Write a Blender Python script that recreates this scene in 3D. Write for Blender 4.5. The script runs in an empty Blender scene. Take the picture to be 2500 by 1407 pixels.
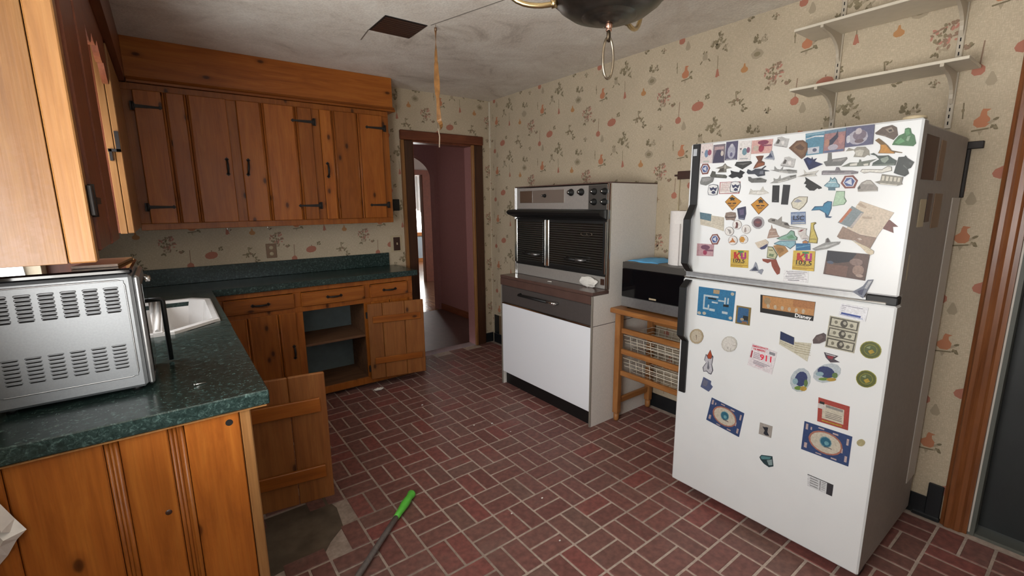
import bpy, bmesh, math, random
from mathutils import Vector, Matrix
PI = math.pi
SC = bpy.context.scene
COL = SC.collection

# ------------------------------------------------------------------ camera, world, light, exposure
cam_d = bpy.data.cameras.new('camera'); cam = bpy.data.objects.new('camera', cam_d); COL.objects.link(cam)
yaw, pitch, roll = math.radians(36.782), math.radians(10.492), math.radians(-0.552)
fw = Vector((math.sin(yaw)*math.cos(pitch), math.cos(yaw)*math.cos(pitch), -math.sin(pitch)))
rt = Vector((math.cos(yaw), -math.sin(yaw), 0)); up = rt.cross(fw)
r2 = math.cos(roll)*rt + math.sin(roll)*up; u2 = -math.sin(roll)*rt + math.cos(roll)*up
m3 = Matrix((r2, u2, -fw)).transposed()
cam.matrix_world = Matrix.Translation((-2.6756, -3.9247, 1.4544)) @ m3.to_4x4()
cam_d.sensor_fit = 'HORIZONTAL'; cam_d.sensor_width = 36.0; cam_d.lens = 36.0*1116.53/2500.0
cam_d.clip_start = 0.02
SC.camera = cam
SC.view_settings.view_transform = 'Standard'; SC.view_settings.look = 'None'
SC.view_settings.gamma = 1.0; SC.view_settings.use_curve_mapping = False
SC.view_settings.exposure = -0.3

world = bpy.data.worlds.new('daylight'); SC.world = world; world.use_nodes = True
bg = world.node_tree.nodes['Background']
bg.inputs[0].default_value = (0.86, 0.93, 1.0, 1); bg.inputs[1].default_value = 1.6

def area(name, loc, target, sx, sy, power, color=(1, 1, 1)):
    d = bpy.data.lights.new(name, 'AREA'); d.shape = 'RECTANGLE'; d.size = sx; d.size_y = sy
    d.energy = power; d.color = color
    o = bpy.data.objects.new(name, d); COL.objects.link(o); o.location = loc
    o.rotation_euler = (Vector(target)-Vector(loc)).to_track_quat('-Z', 'Y').to_euler()
    return o
area('daylight_left_window', (-3.15, -3.38, 1.52), (0, -3.38, 1.35), 0.96, 1.2, 24, (0.95, 0.98, 1.0))
area('ceiling_fill_left', (-3.14, -3.38, 1.30), (-1.5, -3.1, 2.75), 0.96, 0.9, 56, (1.0, 0.96, 0.90))  # added upward fill at the left window to brighten the ceiling
area('rear_fill', (-1.70, -5.62, 1.55), (-1.9, 0, 1.2), 1.7, 1.3, 1.5, (1.0, 0.93, 0.82))  # weak fill added behind the camera
area('daylight_sink_window', (-3.15, -1.52, 1.55), (0, -1.45, 1.35), 0.6, 0.74, 15, (0.94, 0.97, 1.0))
area('hall_fill', (-1.80, 0.90, 1.5), (0.3, 0.95, 1.2), 1.0, 1.2, 5.5, (1.0, 0.93, 0.85))  # added fill for the pink hall, no window modelled behind it
area('daylight_far_room', (2.42, 7.20, 1.4), (1.6, 4.0, 0.0), 1.2, 1.3, 200, (1.0, 0.97, 0.92))
area('far_room_side_fill', (3.36, 5.4, 1.5), (1.6, 5.9, 0.3), 1.2, 1.3, 70, (0.95, 0.98, 1.0))  # added side fill for the far room, the wall there is solid

# ------------------------------------------------------------------ materials
def mk(name):
    m = bpy.data.materials.new(name); m.use_nodes = True
    nt = m.node_tree; b = nt.nodes['Principled BSDF']
    return m, nt, b
def N(nt, t, **kw):
    n = nt.nodes.new(t)
    for k, v in kw.items():
        if k.startswith('i_'): n.inputs[k[2:].replace('_', ' ')].default_value = v
        else: setattr(n, k, v)
    return n
def ramp(nt, stops):
    r = nt.nodes.new('ShaderNodeValToRGB'); e = r.color_ramp.elements
    while len(e) < len(stops): e.new(0.5)
    for k, (p, c) in enumerate(stops):
        e[k].position = p; e[k].color = (c[0], c[1], c[2], 1) if not isinstance(c, (int, float)) else (c, c, c, 1)
    return r
def L(nt, a, b): nt.links.new(a, b)
def mixc(nt, fac, a, b, mode='MIX'):
    n = nt.nodes.new('ShaderNodeMix'); n.data_type = 'RGBA'; n.blend_type = mode
    for s, v in ((0, fac), (6, a), (7, b)):
        if hasattr(v, 'is_linked'): L(nt, v, n.inputs[s])
        elif s == 0: n.inputs[0].default_value = v
        else: n.inputs[s].default_value = (v[0], v[1], v[2], 1)
    return n.outputs[2]
def sset(b, **kw):
    for k, v in kw.items():
        k = k.replace('_', ' ')
        if k in b.inputs: b.inputs[k].default_value = v
def plain(name, col, rough=0.5, metal=0.0, var=0.0, scale=30.0, bump=0.0, coat=0.0, dirt=None, dscale=3.0, damt=0.5):
    m, nt, b = mk(name)
    sset(b, Base_Color=(*col, 1), Roughness=rough, Metallic=metal, Coat_Weight=coat, Coat_Roughness=0.15)
    if var or bump or dirt:
        tc = N(nt, 'ShaderNodeTexCoord'); nz = N(nt, 'ShaderNodeTexNoise', i_Scale=scale, i_Detail=5.0)
        L(nt, tc.outputs['Object'], nz.inputs['Vector'])
        c = None
        if var:
            r = ramp(nt, [(0.3, [x*(1-var) for x in col]), (0.7, [min(1, x*(1+var)) for x in col])])
            L(nt, nz.outputs['Fac'], r.inputs[0]); c = r.outputs[0]
        if dirt:
            n2 = N(nt, 'ShaderNodeTexNoise', i_Scale=dscale, i_Detail=8.0, i_Roughness=0.7)
            L(nt, tc.outputs['Object'], n2.inputs['Vector'])
            r2_ = ramp(nt, [(0.48, 0.0), (0.75, damt)]); L(nt, n2.outputs['Fac'], r2_.inputs[0])
            c = mixc(nt, r2_.outputs[0], c if c is not None else col, dirt)
        if c is not None: L(nt, c, b.inputs['Base Color'])
        if bump:
            bp = N(nt, 'ShaderNodeBump', i_Strength=bump, i_Distance=0.002)
            L(nt, nz.outputs['Fac'], bp.inputs['Height']); L(nt, bp.outputs[0], b.inputs['Normal'])
    return m

def pine(name, axis, lo, mid, hi, knots=True, rough=0.36, coat=0.12, tint=0.35, stain=None):
    """knotty pine: grain runs along `axis`, each board shifts the pattern and tint"""
    m, nt, b = mk(name)
    tc = N(nt, 'ShaderNodeTexCoord'); oi = N(nt, 'ShaderNodeObjectInfo')
    sc = N(nt, 'ShaderNodeVectorMath', operation='SCALE'); sc.inputs['Scale'].default_value = 37.0
    cx = N(nt, 'ShaderNodeCombineXYZ')
    for k in range(3): L(nt, oi.outputs['Random'], cx.inputs[k])
    L(nt, cx.outputs[0], sc.inputs[0])
    ad = N(nt, 'ShaderNodeVectorMath', operation='ADD')
    L(nt, tc.outputs['Object'], ad.inputs[0]); L(nt, sc.outputs[0], ad.inputs[1])
    mp = N(nt, 'ShaderNodeMapping'); L(nt, ad.outputs[0], mp.inputs[0])
    mp.inputs['Scale'].default_value = [1.0 if k == 'xyz'.index(axis) else 9.0 for k in range(3)]
    n1 = N(nt, 'ShaderNodeTexNoise', i_Scale=2.6, i_Detail=7.0, i_Roughness=0.62, i_Distortion=0.9)
    L(nt, mp.outputs[0], n1.inputs['Vector'])
    mp2 = N(nt, 'ShaderNodeMapping'); L(nt, ad.outputs[0], mp2.inputs[0])
    mp2.inputs['Scale'].default_value = [2.0 if k == 'xyz'.index(axis) else 90.0 for k in range(3)]
    n2 = N(nt, 'ShaderNodeTexNoise', i_Scale=2.0, i_Detail=3.0)
    L(nt, mp2.outputs[0], n2.inputs['Vector'])
    r1 = ramp(nt, [(0.28, lo), (0.5, mid), (0.74, hi)]); L(nt, n1.outputs['Fac'], r1.inputs[0])
    r2_ = ramp(nt, [(0.35, 0.86), (0.65, 1.0)]); L(nt, n2.outputs['Fac'], r2_.inputs[0])
    c = mixc(nt, 1.0, r1.outputs[0], r2_.outputs[0], 'MULTIPLY')
    if knots:
        mp3 = N(nt, 'ShaderNodeMapping'); L(nt, ad.outputs[0], mp3.inputs[0])
        mp3.inputs['Scale'].default_value = [3.2 if k == 'xyz'.index(axis) else 6.0 for k in range(3)]
        sp3 = N(nt, 'ShaderNodeSeparateXYZ'); L(nt, mp3.outputs[0], sp3.inputs[0])
        cb3 = N(nt, 'ShaderNodeCombineXYZ'); L(nt, sp3.outputs['xyz'.index(axis)], cb3.inputs[0]); L(nt, sp3.outputs['xyz'.index('z' if axis != 'z' else 'x')], cb3.inputs[1])
        vo = N(nt, 'ShaderNodeTexVoronoi', voronoi_dimensions='2D', i_Scale=1.0); L(nt, cb3.outputs[0], vo.inputs['Vector'])
        r3 = ramp(nt, [(0.0, 0.92), (0.045, 0.8), (0.075, 0.22), (0.15, 0.0)]); L(nt, vo.outputs['Distance'], r3.inputs[0])
        sx = N(nt, 'ShaderNodeSeparateColor'); L(nt, vo.outputs['Color'], sx.inputs[0])
        gt = N(nt, 'ShaderNodeMath', operation='GREATER_THAN'); gt.inputs[1].default_value = 0.42; L(nt, sx.outputs[0], gt.inputs[0])
        ml = N(nt, 'ShaderNodeMath', operation='MULTIPLY'); L(nt, r3.outputs[0], ml.inputs[0]); L(nt, gt.outputs[0], ml.inputs[1]); r3 = ml
        c = mixc(nt, r3.outputs[0], c, (lo[0]*0.16, lo[1]*0.12, lo[2]*0.12))
    if stain:
        n3 = N(nt, 'ShaderNodeTexNoise', i_Scale=3.0, i_Detail=9.0, i_Roughness=0.75); L(nt, tc.outputs['Object'], n3.inputs['Vector'])
        r4 = ramp(nt, [(0.35, 0.0), (0.6, 0.9)]); L(nt, n3.outputs['Fac'], r4.inputs[0])
        sp = N(nt, 'ShaderNodeSeparateXYZ'); L(nt, tc.outputs['Object'], sp.inputs[0])
        r5 = ramp(nt, [(0.0, 1.0), (0.16, 0.8), (0.32, 0.12), (1.0, 0.05)]); L(nt, sp.outputs[2], r5.inputs[0])
        n4 = N(nt, 'ShaderNodeTexNoise', i_Scale=55.0, i_Detail=5.0, i_Roughness=0.7); L(nt, tc.outputs['Object'], n4.inputs['Vector'])
        r6 = ramp(nt, [(0.45, 0.15), (0.6, 1.0)]); L(nt, n4.outputs['Fac'], r6.inputs[0])
        m1 = N(nt, 'ShaderNodeMath', operation='MULTIPLY'); L(nt, r4.outputs[0], m1.inputs[0]); L(nt, r5.outputs[0], m1.inputs[1])
        m2 = N(nt, 'ShaderNodeMath', operation='MULTIPLY'); L(nt, m1.outputs[0], m2.inputs[0]); L(nt, r6.outputs[0], m2.inputs[1])
        c = mixc(nt, m2.outputs[0], c, stain)
    hs = N(nt, 'ShaderNodeHueSaturation'); L(nt, c, hs.inputs['Color'])
    mr = N(nt, 'ShaderNodeMapRange'); L(nt, oi.outputs['Random'], mr.inputs[0])
    mr.inputs['To Min'].default_value = 1.0-tint*0.6; mr.inputs['To Max'].default_value = 1.0+tint*0.6
    L(nt, mr.outputs[0], hs.inputs['Value'])
    L(nt, hs.outputs[0], b.inputs['Base Color'])
    sset(b, Roughness=rough, Coat_Weight=coat, Coat_Roughness=0.2, Specular_IOR_Level=0.3)
    bp = N(nt, 'ShaderNodeBump', i_Strength=0.15, i_Distance=0.002); L(nt, n2.outputs['Fac'], bp.inputs['Height']); L(nt, bp.outputs[0], b.inputs['Normal'])
    return m

OR = ((0.23, 0.060, 0.008), (0.31, 0.089, 0.012), (0.38, 0.125, 0.019))
M = {}
for ax in 'xyz': M['pine_'+ax] = pine('knotty_pine_'+ax, ax, *OR)
PALE = ((0.14, 0.058, 0.014), (0.19, 0.085, 0.024), (0.235, 0.118, 0.039))
M['pine_worn'] = pine('worn_pine', 'z', *PALE, knots=True, stain=(0.20, 0.10, 0.05), tint=0.1)
M['pine_edge'] = pine('pine_edge', 'z', (0.23, 0.10, 0.031), (0.28, 0.13, 0.043), (0.33, 0.165, 0.06), knots=False, tint=0.1)
M['pine_back'] = pine('pine_door_back', 'z', (0.22, 0.07, 0.016), (0.28, 0.10, 0.024), (0.34, 0.135, 0.036), tint=0.25, rough=0.5)
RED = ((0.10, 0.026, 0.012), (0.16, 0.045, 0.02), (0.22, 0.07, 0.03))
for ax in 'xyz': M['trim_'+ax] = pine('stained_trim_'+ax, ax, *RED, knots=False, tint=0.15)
M['trim_shaded'] = pine('shaded_door_casing', 'z', (0.045, 0.018, 0.010), (0.062, 0.025, 0.013), (0.08, 0.034, 0.017), knots=False, tint=0.1)  # casing faces darkened in colour to carry their shade
M['dark_bronze'] = plain('dark_bronze', (0.10, 0.075, 0.05), 0.4, 0.9)
M['taupe'] = plain('taupe_edge', (0.24, 0.215, 0.18), 0.45, 0.2)
M['trim_far'] = plain('far_casing', (0.20, 0.05, 0.02), 0.6, var=0.15, scale=20)
TR = ((0.13, 0.042, 0.013), (0.20, 0.066, 0.02), (0.26, 0.095, 0.03))
M['casing_z'] = pine('varnished_casing', 'z', *TR, knots=False, tint=0.1)
CART = ((0.26, 0.10, 0.028), (0.36, 0.15, 0.045), (0.44, 0.20, 0.07))
for ax in 'xyz': M['cart_'+ax] = pine('beech_'+ax, ax, *CART, knots=False, tint=0.15)
M['shelf_wood'] = pine('inside_shelf', 'x', (0.13, 0.06, 0.03), (0.2, 0.095, 0.045), (0.27, 0.13, 0.06), knots=False, rough=0.7, coat=0)

# wallpaper ground: cream linen weave with age
def wallpaper():
    m, nt, b = mk('linen_wallpaper')
    tc = N(nt, 'ShaderNodeTexCoord')
    c = []
    for s in ((60, 60, 400), (400, 400, 60)):
        mp = N(nt, 'ShaderNodeMapping'); L(nt, tc.outputs['Object'], mp.inputs[0]); mp.inputs['Scale'].default_value = s
        n = N(nt, 'ShaderNodeTexNoise', i_Scale=1.0, i_Detail=2.0); L(nt, mp.outputs[0], n.inputs['Vector']); c.append(n)
    ad = N(nt, 'ShaderNodeMath', operation='ADD'); L(nt, c[0].outputs['Fac'], ad.inputs[0]); L(nt, c[1].outputs['Fac'], ad.inputs[1])
    r = ramp(nt, [(0.75, (0.47, 0.39, 0.275)), (1.2, (0.60, 0.51, 0.375))]); r.color_ramp.elements[1].position = 1.0
    hf = N(nt, 'ShaderNodeMath', operation='MULTIPLY'); hf.inputs[1].default_value = 0.8; L(nt, ad.outputs[0], hf.inputs[0]); L(nt, hf.outputs[0], r.inputs[0])
    n3 = N(nt, 'ShaderNodeTexNoise', i_Scale=1.6, i_Detail=6.0, i_Roughness=0.65); L(nt, tc.outputs['Object'], n3.inputs['Vector'])
    r3 = ramp(nt, [(0.42, 0.0), (0.75, 0.45)]); L(nt, n3.outputs['Fac'], r3.inputs[0])
    L(nt, mixc(nt, r3.outputs[0], r.outputs[0], (0.33, 0.27, 0.19)), b.inputs['Base Color'])
    sset(b, Roughness=0.75)
    bp = N(nt, 'ShaderNodeBump', i_Strength=0.25, i_Distance=0.002); L(nt, ad.outputs[0], bp.inputs['Height']); L(nt, bp.outputs[0], b.inputs['Normal'])
    return m
M['paper'] = wallpaper()

def ceiling_mat():
    m, nt, b = mk('stippled_ceiling')
    tc = N(nt, 'ShaderNodeTexCoord')
    n1 = N(nt, 'ShaderNodeTexNoise', i_Scale=90.0, i_Detail=4.0); L(nt, tc.outputs['Object'], n1.inputs['Vector'])
    n2 = N(nt, 'ShaderNodeTexNoise', i_Scale=2.2, i_Detail=8.0, i_Roughness=0.7, i_Distortion=0.6); L(nt, tc.outputs['Object'], n2.inputs['Vector'])
    r = ramp(nt, [(0.38, (0.84, 0.79, 0.70)), (0.58, (0.70, 0.63, 0.54)), (0.74, (0.34, 0.28, 0.22))]); L(nt, n2.outputs['Fac'], r.inputs[0])
    r1 = ramp(nt, [(0.3, 0.86), (0.7, 1.0)]); L(nt, n1.outputs['Fac'], r1.inputs[0])
    L(nt, mixc(nt, 1.0, r.outputs[0], r1.outputs[0], 'MULTIPLY'), b.inputs['Base Color'])
    sset(b, Roughness=0.9)
    bp = N(nt, 'ShaderNodeBump', i_Strength=0.5, i_Distance=0.004); L(nt, n1.outputs['Fac'], bp.inputs['Height']); L(nt, bp.outputs[0], b.inputs['Normal'])
    return m
M['ceiling'] = ceiling_mat()

def brick_mat():
    m, nt, b = mk('brick_tile')
    oi = N(nt, 'ShaderNodeObjectInfo'); ge = N(nt, 'ShaderNodeNewGeometry')
    ad = N(nt, 'ShaderNodeMath', operation='ADD'); L(nt, oi.outputs['Random'], ad.inputs[0]); L(nt, ge.outputs['Random Per Island'], ad.inputs[1])
    fr = N(nt, 'ShaderNodeMath', operation='FRACT'); L(nt, ad.outputs[0], fr.inputs[0])
    r = ramp(nt, [(0.0, (0.175, 0.068, 0.057)), (0.3, (0.21, 0.092, 0.077)), (0.6, (0.185, 0.086, 0.071)), (0.8, (0.235, 0.074, 0.063)), (1.0, (0.18, 0.098, 0.079))])
    L(nt, fr.outputs[0], r.inputs[0])
    n = N(nt, 'ShaderNodeTexNoise', i_Scale=40.0, i_Detail=6.0); L(nt, ge.outputs['Position'], n.inputs['Vector'])
    r2_ = ramp(nt, [(0.35, 0.72), (0.7, 1.15)]); L(nt, n.outputs['Fac'], r2_.inputs[0])
    c = mixc(nt, 1.0, r.outputs[0], r2_.outputs[0], 'MULTIPLY')
    n2 = N(nt, 'ShaderNodeTexNoise', i_Scale=3.5, i_Detail=9.0, i_Roughness=0.7); L(nt, ge.outputs['Position'], n2.inputs['Vector'])
    r3 = ramp(nt, [(0.52, 0.0), (0.8, 0.4)]); L(nt, n2.outputs['Fac'], r3.inputs[0])
    L(nt, mixc(nt, r3.outputs[0], c, (0.22, 0.17, 0.14)), b.inputs['Base Color'])
    sset(b, Roughness=0.55)
    bp = N(nt, 'ShaderNodeBump', i_Strength=0.2, i_Distance=0.002); L(nt, n.outputs['Fac'], bp.inputs['Height']); L(nt, bp.outputs[0], b.inputs['Normal'])
    return m
M['brick'] = brick_mat()
M['mortar'] = plain('mortar', (0.44, 0.35, 0.29), 0.9, var=0.15, scale=60, bump=0.4, dirt=(0.09, 0.06, 0.045), dscale=1.3, damt=0.85)

def laminate():
    m, nt, b = mk('green_marbled_laminate')
    tc = N(nt, 'ShaderNodeTexCoord')
    n1 = N(nt, 'ShaderNodeTexNoise', i_Scale=75.0, i_Detail=6.0, i_Roughness=0.75, i_Distortion=0.8); L(nt, tc.outputs['Object'], n1.inputs['Vector'])
    r = ramp(nt, [(0.40, (0.010, 0.020, 0.018)), (0.54, (0.022, 0.041, 0.037)), (0.63, (0.065, 0.11, 0.10)), (0.80, (0.17, 0.25, 0.225))]); L(nt, n1.outputs['Fac'], r.inputs[0])
    L(nt, r.outputs[0], b.inputs['Base Color']); sset(b, Roughness=0.22)
    return m
M['laminate'] = laminate()
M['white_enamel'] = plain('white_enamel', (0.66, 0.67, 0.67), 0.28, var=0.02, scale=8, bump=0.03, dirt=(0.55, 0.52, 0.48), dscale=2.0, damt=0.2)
M['fridge_side'] = plain('shaded_dusty_enamel', (0.27, 0.235, 0.205), 0.55, var=0.06, scale=60, bump=0.1, dirt=(0.2, 0.16, 0.13), dscale=2.0, damt=0.5)  # base tone darkened to carry shade on the side, noise adds dirt
M['oven_side'] = plain('oven_side_enamel', (0.74, 0.71, 0.66), 0.5, var=0.06, scale=120, bump=0.12)
M['oven_white'] = plain('oven_front_panel', (0.88, 0.90, 0.94), 0.35)
M['chrome'] = plain('chrome', (0.72, 0.72, 0.70), 0.18, 1.0)
M['steel'] = plain('brushed_steel', (0.36, 0.36, 0.36), 0.38, 0.9, var=0.08, scale=60)
M['silver_paint'] = plain('silver_sheet', (0.30, 0.315, 0.33), 0.48, 0.5, var=0.05, scale=200, bump=0.05)
M['panel_grey'] = plain('control_panel_metal', (0.47, 0.45, 0.42), 0.35, 0.5, var=0.05, scale=90)
M['panel_dark'] = plain('knob_panel_metal', (0.13, 0.125, 0.115), 0.3, 0.6)
M['panel_taupe'] = plain('clock_strip', (0.22, 0.18, 0.15), 0.25, 0.3)
M['panel_brown'] = plain('clock_face', (0.10, 0.065, 0.045), 0.2)
M['black'] = plain('black_plastic', (0.006, 0.006, 0.006), 0.5)
M['black_gloss'] = plain('black_glass', (0.004, 0.004, 0.005), 0.06)
M['dark_hole'] = plain('dark_inside', (0.006, 0.005, 0.005), 0.9)
M['iron'] = plain('black_iron', (0.02, 0.016, 0.014), 0.5, 0.4, var=0.2, scale=120, bump=0.2)
M['brown_lam'] = plain('brown_cooktop', (0.10, 0.058, 0.048), 0.22, var=0.1, scale=12)
M['grey_drawer'] = plain('charcoal_drawer', (0.072, 0.062, 0.058), 0.4, var=0.08, scale=70)
M['white_matt'] = plain('white_paint', (0.62, 0.56, 0.45), 0.6, var=0.04, scale=25)
M['bracket'] = plain('bracket_enamel', (0.46, 0.40, 0.31), 0.5)
M['strip_tan'] = plain('cover_strip', (0.46, 0.42, 0.37), 0.6)
M['mw_grey'] = plain('microwave_grey', (0.085, 0.078, 0.07), 0.35, 0.3)
M['porcelain'] = plain('white_porcelain', (0.82, 0.79, 0.76), 0.15, dirt=(0.5, 0.44, 0.38), dscale=5, damt=0.3)
M['brass'] = plain('aged_brass', (0.55, 0.42, 0.22), 0.28, 1.0, var=0.15, scale=25)
M['bronze'] = plain('tarnished_bronze', (0.09, 0.075, 0.06), 0.33, 0.85, var=0.5, scale=9, dirt=(0.10, 0.16, 0.14), dscale=7, damt=0.6)
M['pewter'] = plain('worn_pewter', (0.38, 0.32, 0.24), 0.32, 1.0, var=0.2, scale=40)
M['copper'] = plain('copper_collar', (0.62, 0.36, 0.26), 0.3, 1.0)
M['flypaper'] = plain('amber_flypaper', (0.26, 0.12, 0.035), 0.3, var=0.3, scale=30)
M['string'] = plain('pale_string', (0.42, 0.33, 0.24), 0.8)
M['plate_brown'] = plain('brown_plate', (0.20, 0.12, 0.07), 0.4, 0.2)
M['plate_dark'] = plain('dark_plate', (0.05, 0.022, 0.014), 0.35)
M['ivory'] = plain('ivory_plate', (0.45, 0.37, 0.24), 0.5)
M['pink_wall'] = plain('dusty_pink_paint', (0.25, 0.105, 0.098), 0.8, var=0.06, scale=40)
M['hall_ceiling'] = plain('hall_plaster', (0.6, 0.55, 0.5), 0.8)
M['far_wall'] = plain('beige_paint', (0.42, 0.31, 0.25), 0.8)
M['hall_floor'] = pine('oak_floor', 'y', (0.16, 0.08, 0.04), (0.24, 0.12, 0.06), (0.32, 0.17, 0.09), knots=False, rough=0.22, coat=0.3)
M['dark_vinyl'] = plain('dark_hall_vinyl', (0.075, 0.034, 0.027), 0.5, var=0.15, scale=14)
M['rubber_base'] = plain('black_cove_base', (0.012, 0.014, 0.016), 0.3)
M['dark_door'] = plain('charcoal_door', (0.015, 0.018, 0.018), 0.5, var=0.15, scale=6)
M['jamb_grey'] = plain('grey_jamb', (0.085, 0.088, 0.075), 0.6)
M['blue_grey'] = plain('blue_grey_paint', (0.12, 0.15, 0.15), 0.7, var=0.1, scale=20)
M['towel'] = plain('paper_towel', (0.80, 0.76, 0.73), 0.95, var=0.03, scale=80, bump=0.4)
M['glove'] = plain('blue_nitrile', (0.10, 0.38, 0.68), 0.5, var=0.1, scale=20)
M['tissue'] = plain('crumpled_paper', (0.74, 0.71, 0.66), 0.9, var=0.08, scale=30, bump=0.2)
M['wire'] = plain('cream_wire', (0.70, 0.64, 0.52), 0.4)
M['green_grip'] = plain('lime_grip', (0.11, 0.52, 0.055), 0.4, var=0.2, scale=14)
M['grey_pole'] = plain('grey_pole', (0.17, 0.15, 0.14), 0.4, 0.3, var=0.2, scale=60)
M['grime'] = plain('bare_subfloor', (0.11, 0.082, 0.055), 0.9, var=0.3, scale=12, bump=0.3)
M['oven_board'] = plain('raw_board', (0.16, 0.10, 0.05), 0.8)
M['curtain'] = plain('pale_curtain', (0.75, 0.73, 0.70), 0.9)
M['window_frame'] = plain('window_paint', (0.7, 0.68, 0.64), 0.5)
M['orange_wood'] = plain('orange_sill', (0.5, 0.2, 0.06), 0.4)
M['pale_blue'] = plain('pale_blue_panel', (0.48, 0.60, 0.68), 0.6)
M['glass'] = None
def glassm():
    m, nt, b = mk('window_glass'); sset(b, Base_Color=(1, 1, 1, 1), Roughness=0.0, Transmission_Weight=1.0, IOR=1.02); return m
M['glass'] = glassm()
def ribbed():
    m, nt, b = mk('ribbed_oven_glass'); tc = N(nt, 'ShaderNodeTexCoord')
    sset(b, Base_Color=(0.010, 0.010, 0.009, 1), Roughness=0.16)
    mp = N(nt, 'ShaderNodeMapping'); L(nt, tc.outputs['Object'], mp.inputs[0]); mp.inputs['Scale'].default_value = (1, 9, 62)
    wv = N(nt, 'ShaderNodeTexWave', bands_direction='Z', i_Scale=0.32, i_Distortion=1.0, i_Detail=1.0); L(nt, mp.outputs[0], wv.inputs['Vector'])
    r = ramp(nt, [(0.80, (0.010, 0.010, 0.009)), (0.97, (0.05, 0.047, 0.042))]); L(nt, wv.outputs['Fac'], r.inputs[0]); L(nt, r.outputs[0], b.inputs['Base Color'])
    bp = N(nt, 'ShaderNodeBump', i_Strength=0.3, i_Distance=0.003); L(nt, wv.outputs['Fac'], bp.inputs['Height']); L(nt, bp.outputs[0], b.inputs['Normal'])
    return m
M['ribbed'] = ribbed()
_cc = {}
def flat(col, rough=0.6, var=0.0):
    k = (tuple(round(c, 3) for c in col), rough, var)
    if k not in _cc: _cc[k] = plain('print_%d' % len(_cc), k[0], rough, var=var, scale=170)
    return _cc[k]

# ------------------------------------------------------------------ mesh helpers
def nb(): return bmesh.new()
def box(b, x0, x1, y0, y1, z0, z1, bev=0.0, mi=0):
    r = bmesh.ops.create_cube(b, size=1.0, matrix=Matrix.Translation(((x0+x1)/2, (y0+y1)/2, (z0+z1)/2)) @ Matrix.Diagonal((abs(x1-x0), abs(y1-y0), abs(z1-z0), 1)))
    vs = r['verts']; fs = {f for v in vs for f in v.link_faces}
    for f in fs: f.material_index = mi
    if bev:
        es = list({e for v in vs for e in v.link_edges})
        g = bmesh.ops.bevel(b, geom=es, offset=bev, segments=1, affect='EDGES', profile=0.5)
        for f in g['faces']: f.material_index = mi
def prism(b, pts, ax, a, c, mi=0):
    """polygon in the two other axes, extruded along ax from a to c"""
    def P(p, t): return {'x': (t, p[0], p[1]), 'y': (p[0], t, p[1]), 'z': (p[0], p[1], t)}[ax]
    v0 = [b.verts.new(P(p, a)) for p in pts]; v1 = [b.verts.new(P(p, c)) for p in pts]
    n = len(pts); fs = [b.faces.new(v0[::-1]), b.faces.new(v1)]; fs[0].normal_update(); fs[1].normal_update()
    for i in range(n): fs.append(b.faces.new((v0[i], v0[(i+1) % n], v1[(i+1) % n], v1[i])))
    for f in fs: f.material_index = mi
    return fs
def ring_at(b, c, t, ref, r, n):
    t = t.normalized(); u = t.cross(ref)
    if u.length < 1e-5: u = t.cross(Vector((1, 0, 0.3)))
    u.normalize(); w = t.cross(u)
    return [b.verts.new(c + (u*math.cos(2*PI*k/n)+w*math.sin(2*PI*k/n))*r) for k in range(n)]
def tube(b, pts, r, n=8, closed=False, mi=0, ref=Vector((0, 0, 1))):
    P = [Vector(p) for p in pts]; m = len(P); rings = []
    rr = r if isinstance(r, (list, tuple)) else [r]*m
    for i in range(m):
        if closed: t = P[(i+1) % m]-P[i-1]
        else: t = P[min(i+1, m-1)]-P[max(i-1, 0)]
        rings.append(ring_at(b, P[i], t, ref, rr[i], n))
    for i in range(m if closed else m-1):
        A, Bq = rings[i], rings[(i+1) % m]
        for k in range(n):
            f = b.faces.new((A[k], A[(k+1) % n], Bq[(k+1) % n], Bq[k])); f.smooth = True; f.material_index = mi
    if not closed:
        for R_, fl in ((rings[0], 1), (rings[-1], 0)):
            f = b.faces.new(R_[::-1] if fl else R_); f.material_index = mi
def lathe(b, prof, c, n=24, mi=0, axis='z', smooth=True):
    def P(r, h, a):
        x, y = r*math.cos(a), r*math.sin(a)
        return {'z': (c[0]+x, c[1]+y, c[2]+h), 'x': (c[0]+h, c[1]+x, c[2]+y), 'y': (c[0]+x, c[1]+h, c[2]+y)}[axis]
    rings = [[b.verts.new(P(r, h, 2*PI*k/n)) for k in range(n)] for r, h in prof]
    for i in range(len(rings)-1):
        for k in range(n):
            f = b.faces.new((rings[i][k], rings[i][(k+1) % n], rings[i+1][(k+1) % n], rings[i+1][k])); f.smooth = smooth; f.material_index = mi
    for R_ in (rings[0], rings[-1]):
        f = b.faces.new(R_); f.material_index = mi
def tag(o, label=None, cat=None, group=None, kind=None):
    for k, v in (('label', label), ('category', cat), ('group', group), ('kind', kind)):
        if v: o[k] = v
    return o
def obj(name, b, mats, parent=None, loc=None, local=False, nrm=True):
    """link the bmesh as one object. World-space vertices are shifted to the parent's (or loc's) origin unless local."""
    if nrm: bmesh.ops.recalc_face_normals(b, faces=b.faces)
    if not isinstance(mats, (list, tuple)): mats = [mats]
    org = Vector((0, 0, 0))
    if not local:
        if parent is not None:
            q = parent
            while q is not None: org += q.location; q = q.parent
        if loc is not None and parent is None: org = Vector(loc)
        if org.length: bmesh.ops.translate(b, verts=b.verts, vec=-org)
    me = bpy.data.meshes.new(name); b.to_mesh(me); b.free()
    for m in mats: me.materials.append(m)
    o = bpy.data.objects.new(name, me); COL.objects.link(o)
    if parent is not None: o.parent = parent
    if loc is not None and (parent is None or local): o.location = loc
    return o
def boxo(name, dims, mat, parent=None, bev=0.0, local=False):
    b = nb(); box(b, *dims, bev=bev); return obj(name, b, mat, parent, local=local)
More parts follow.
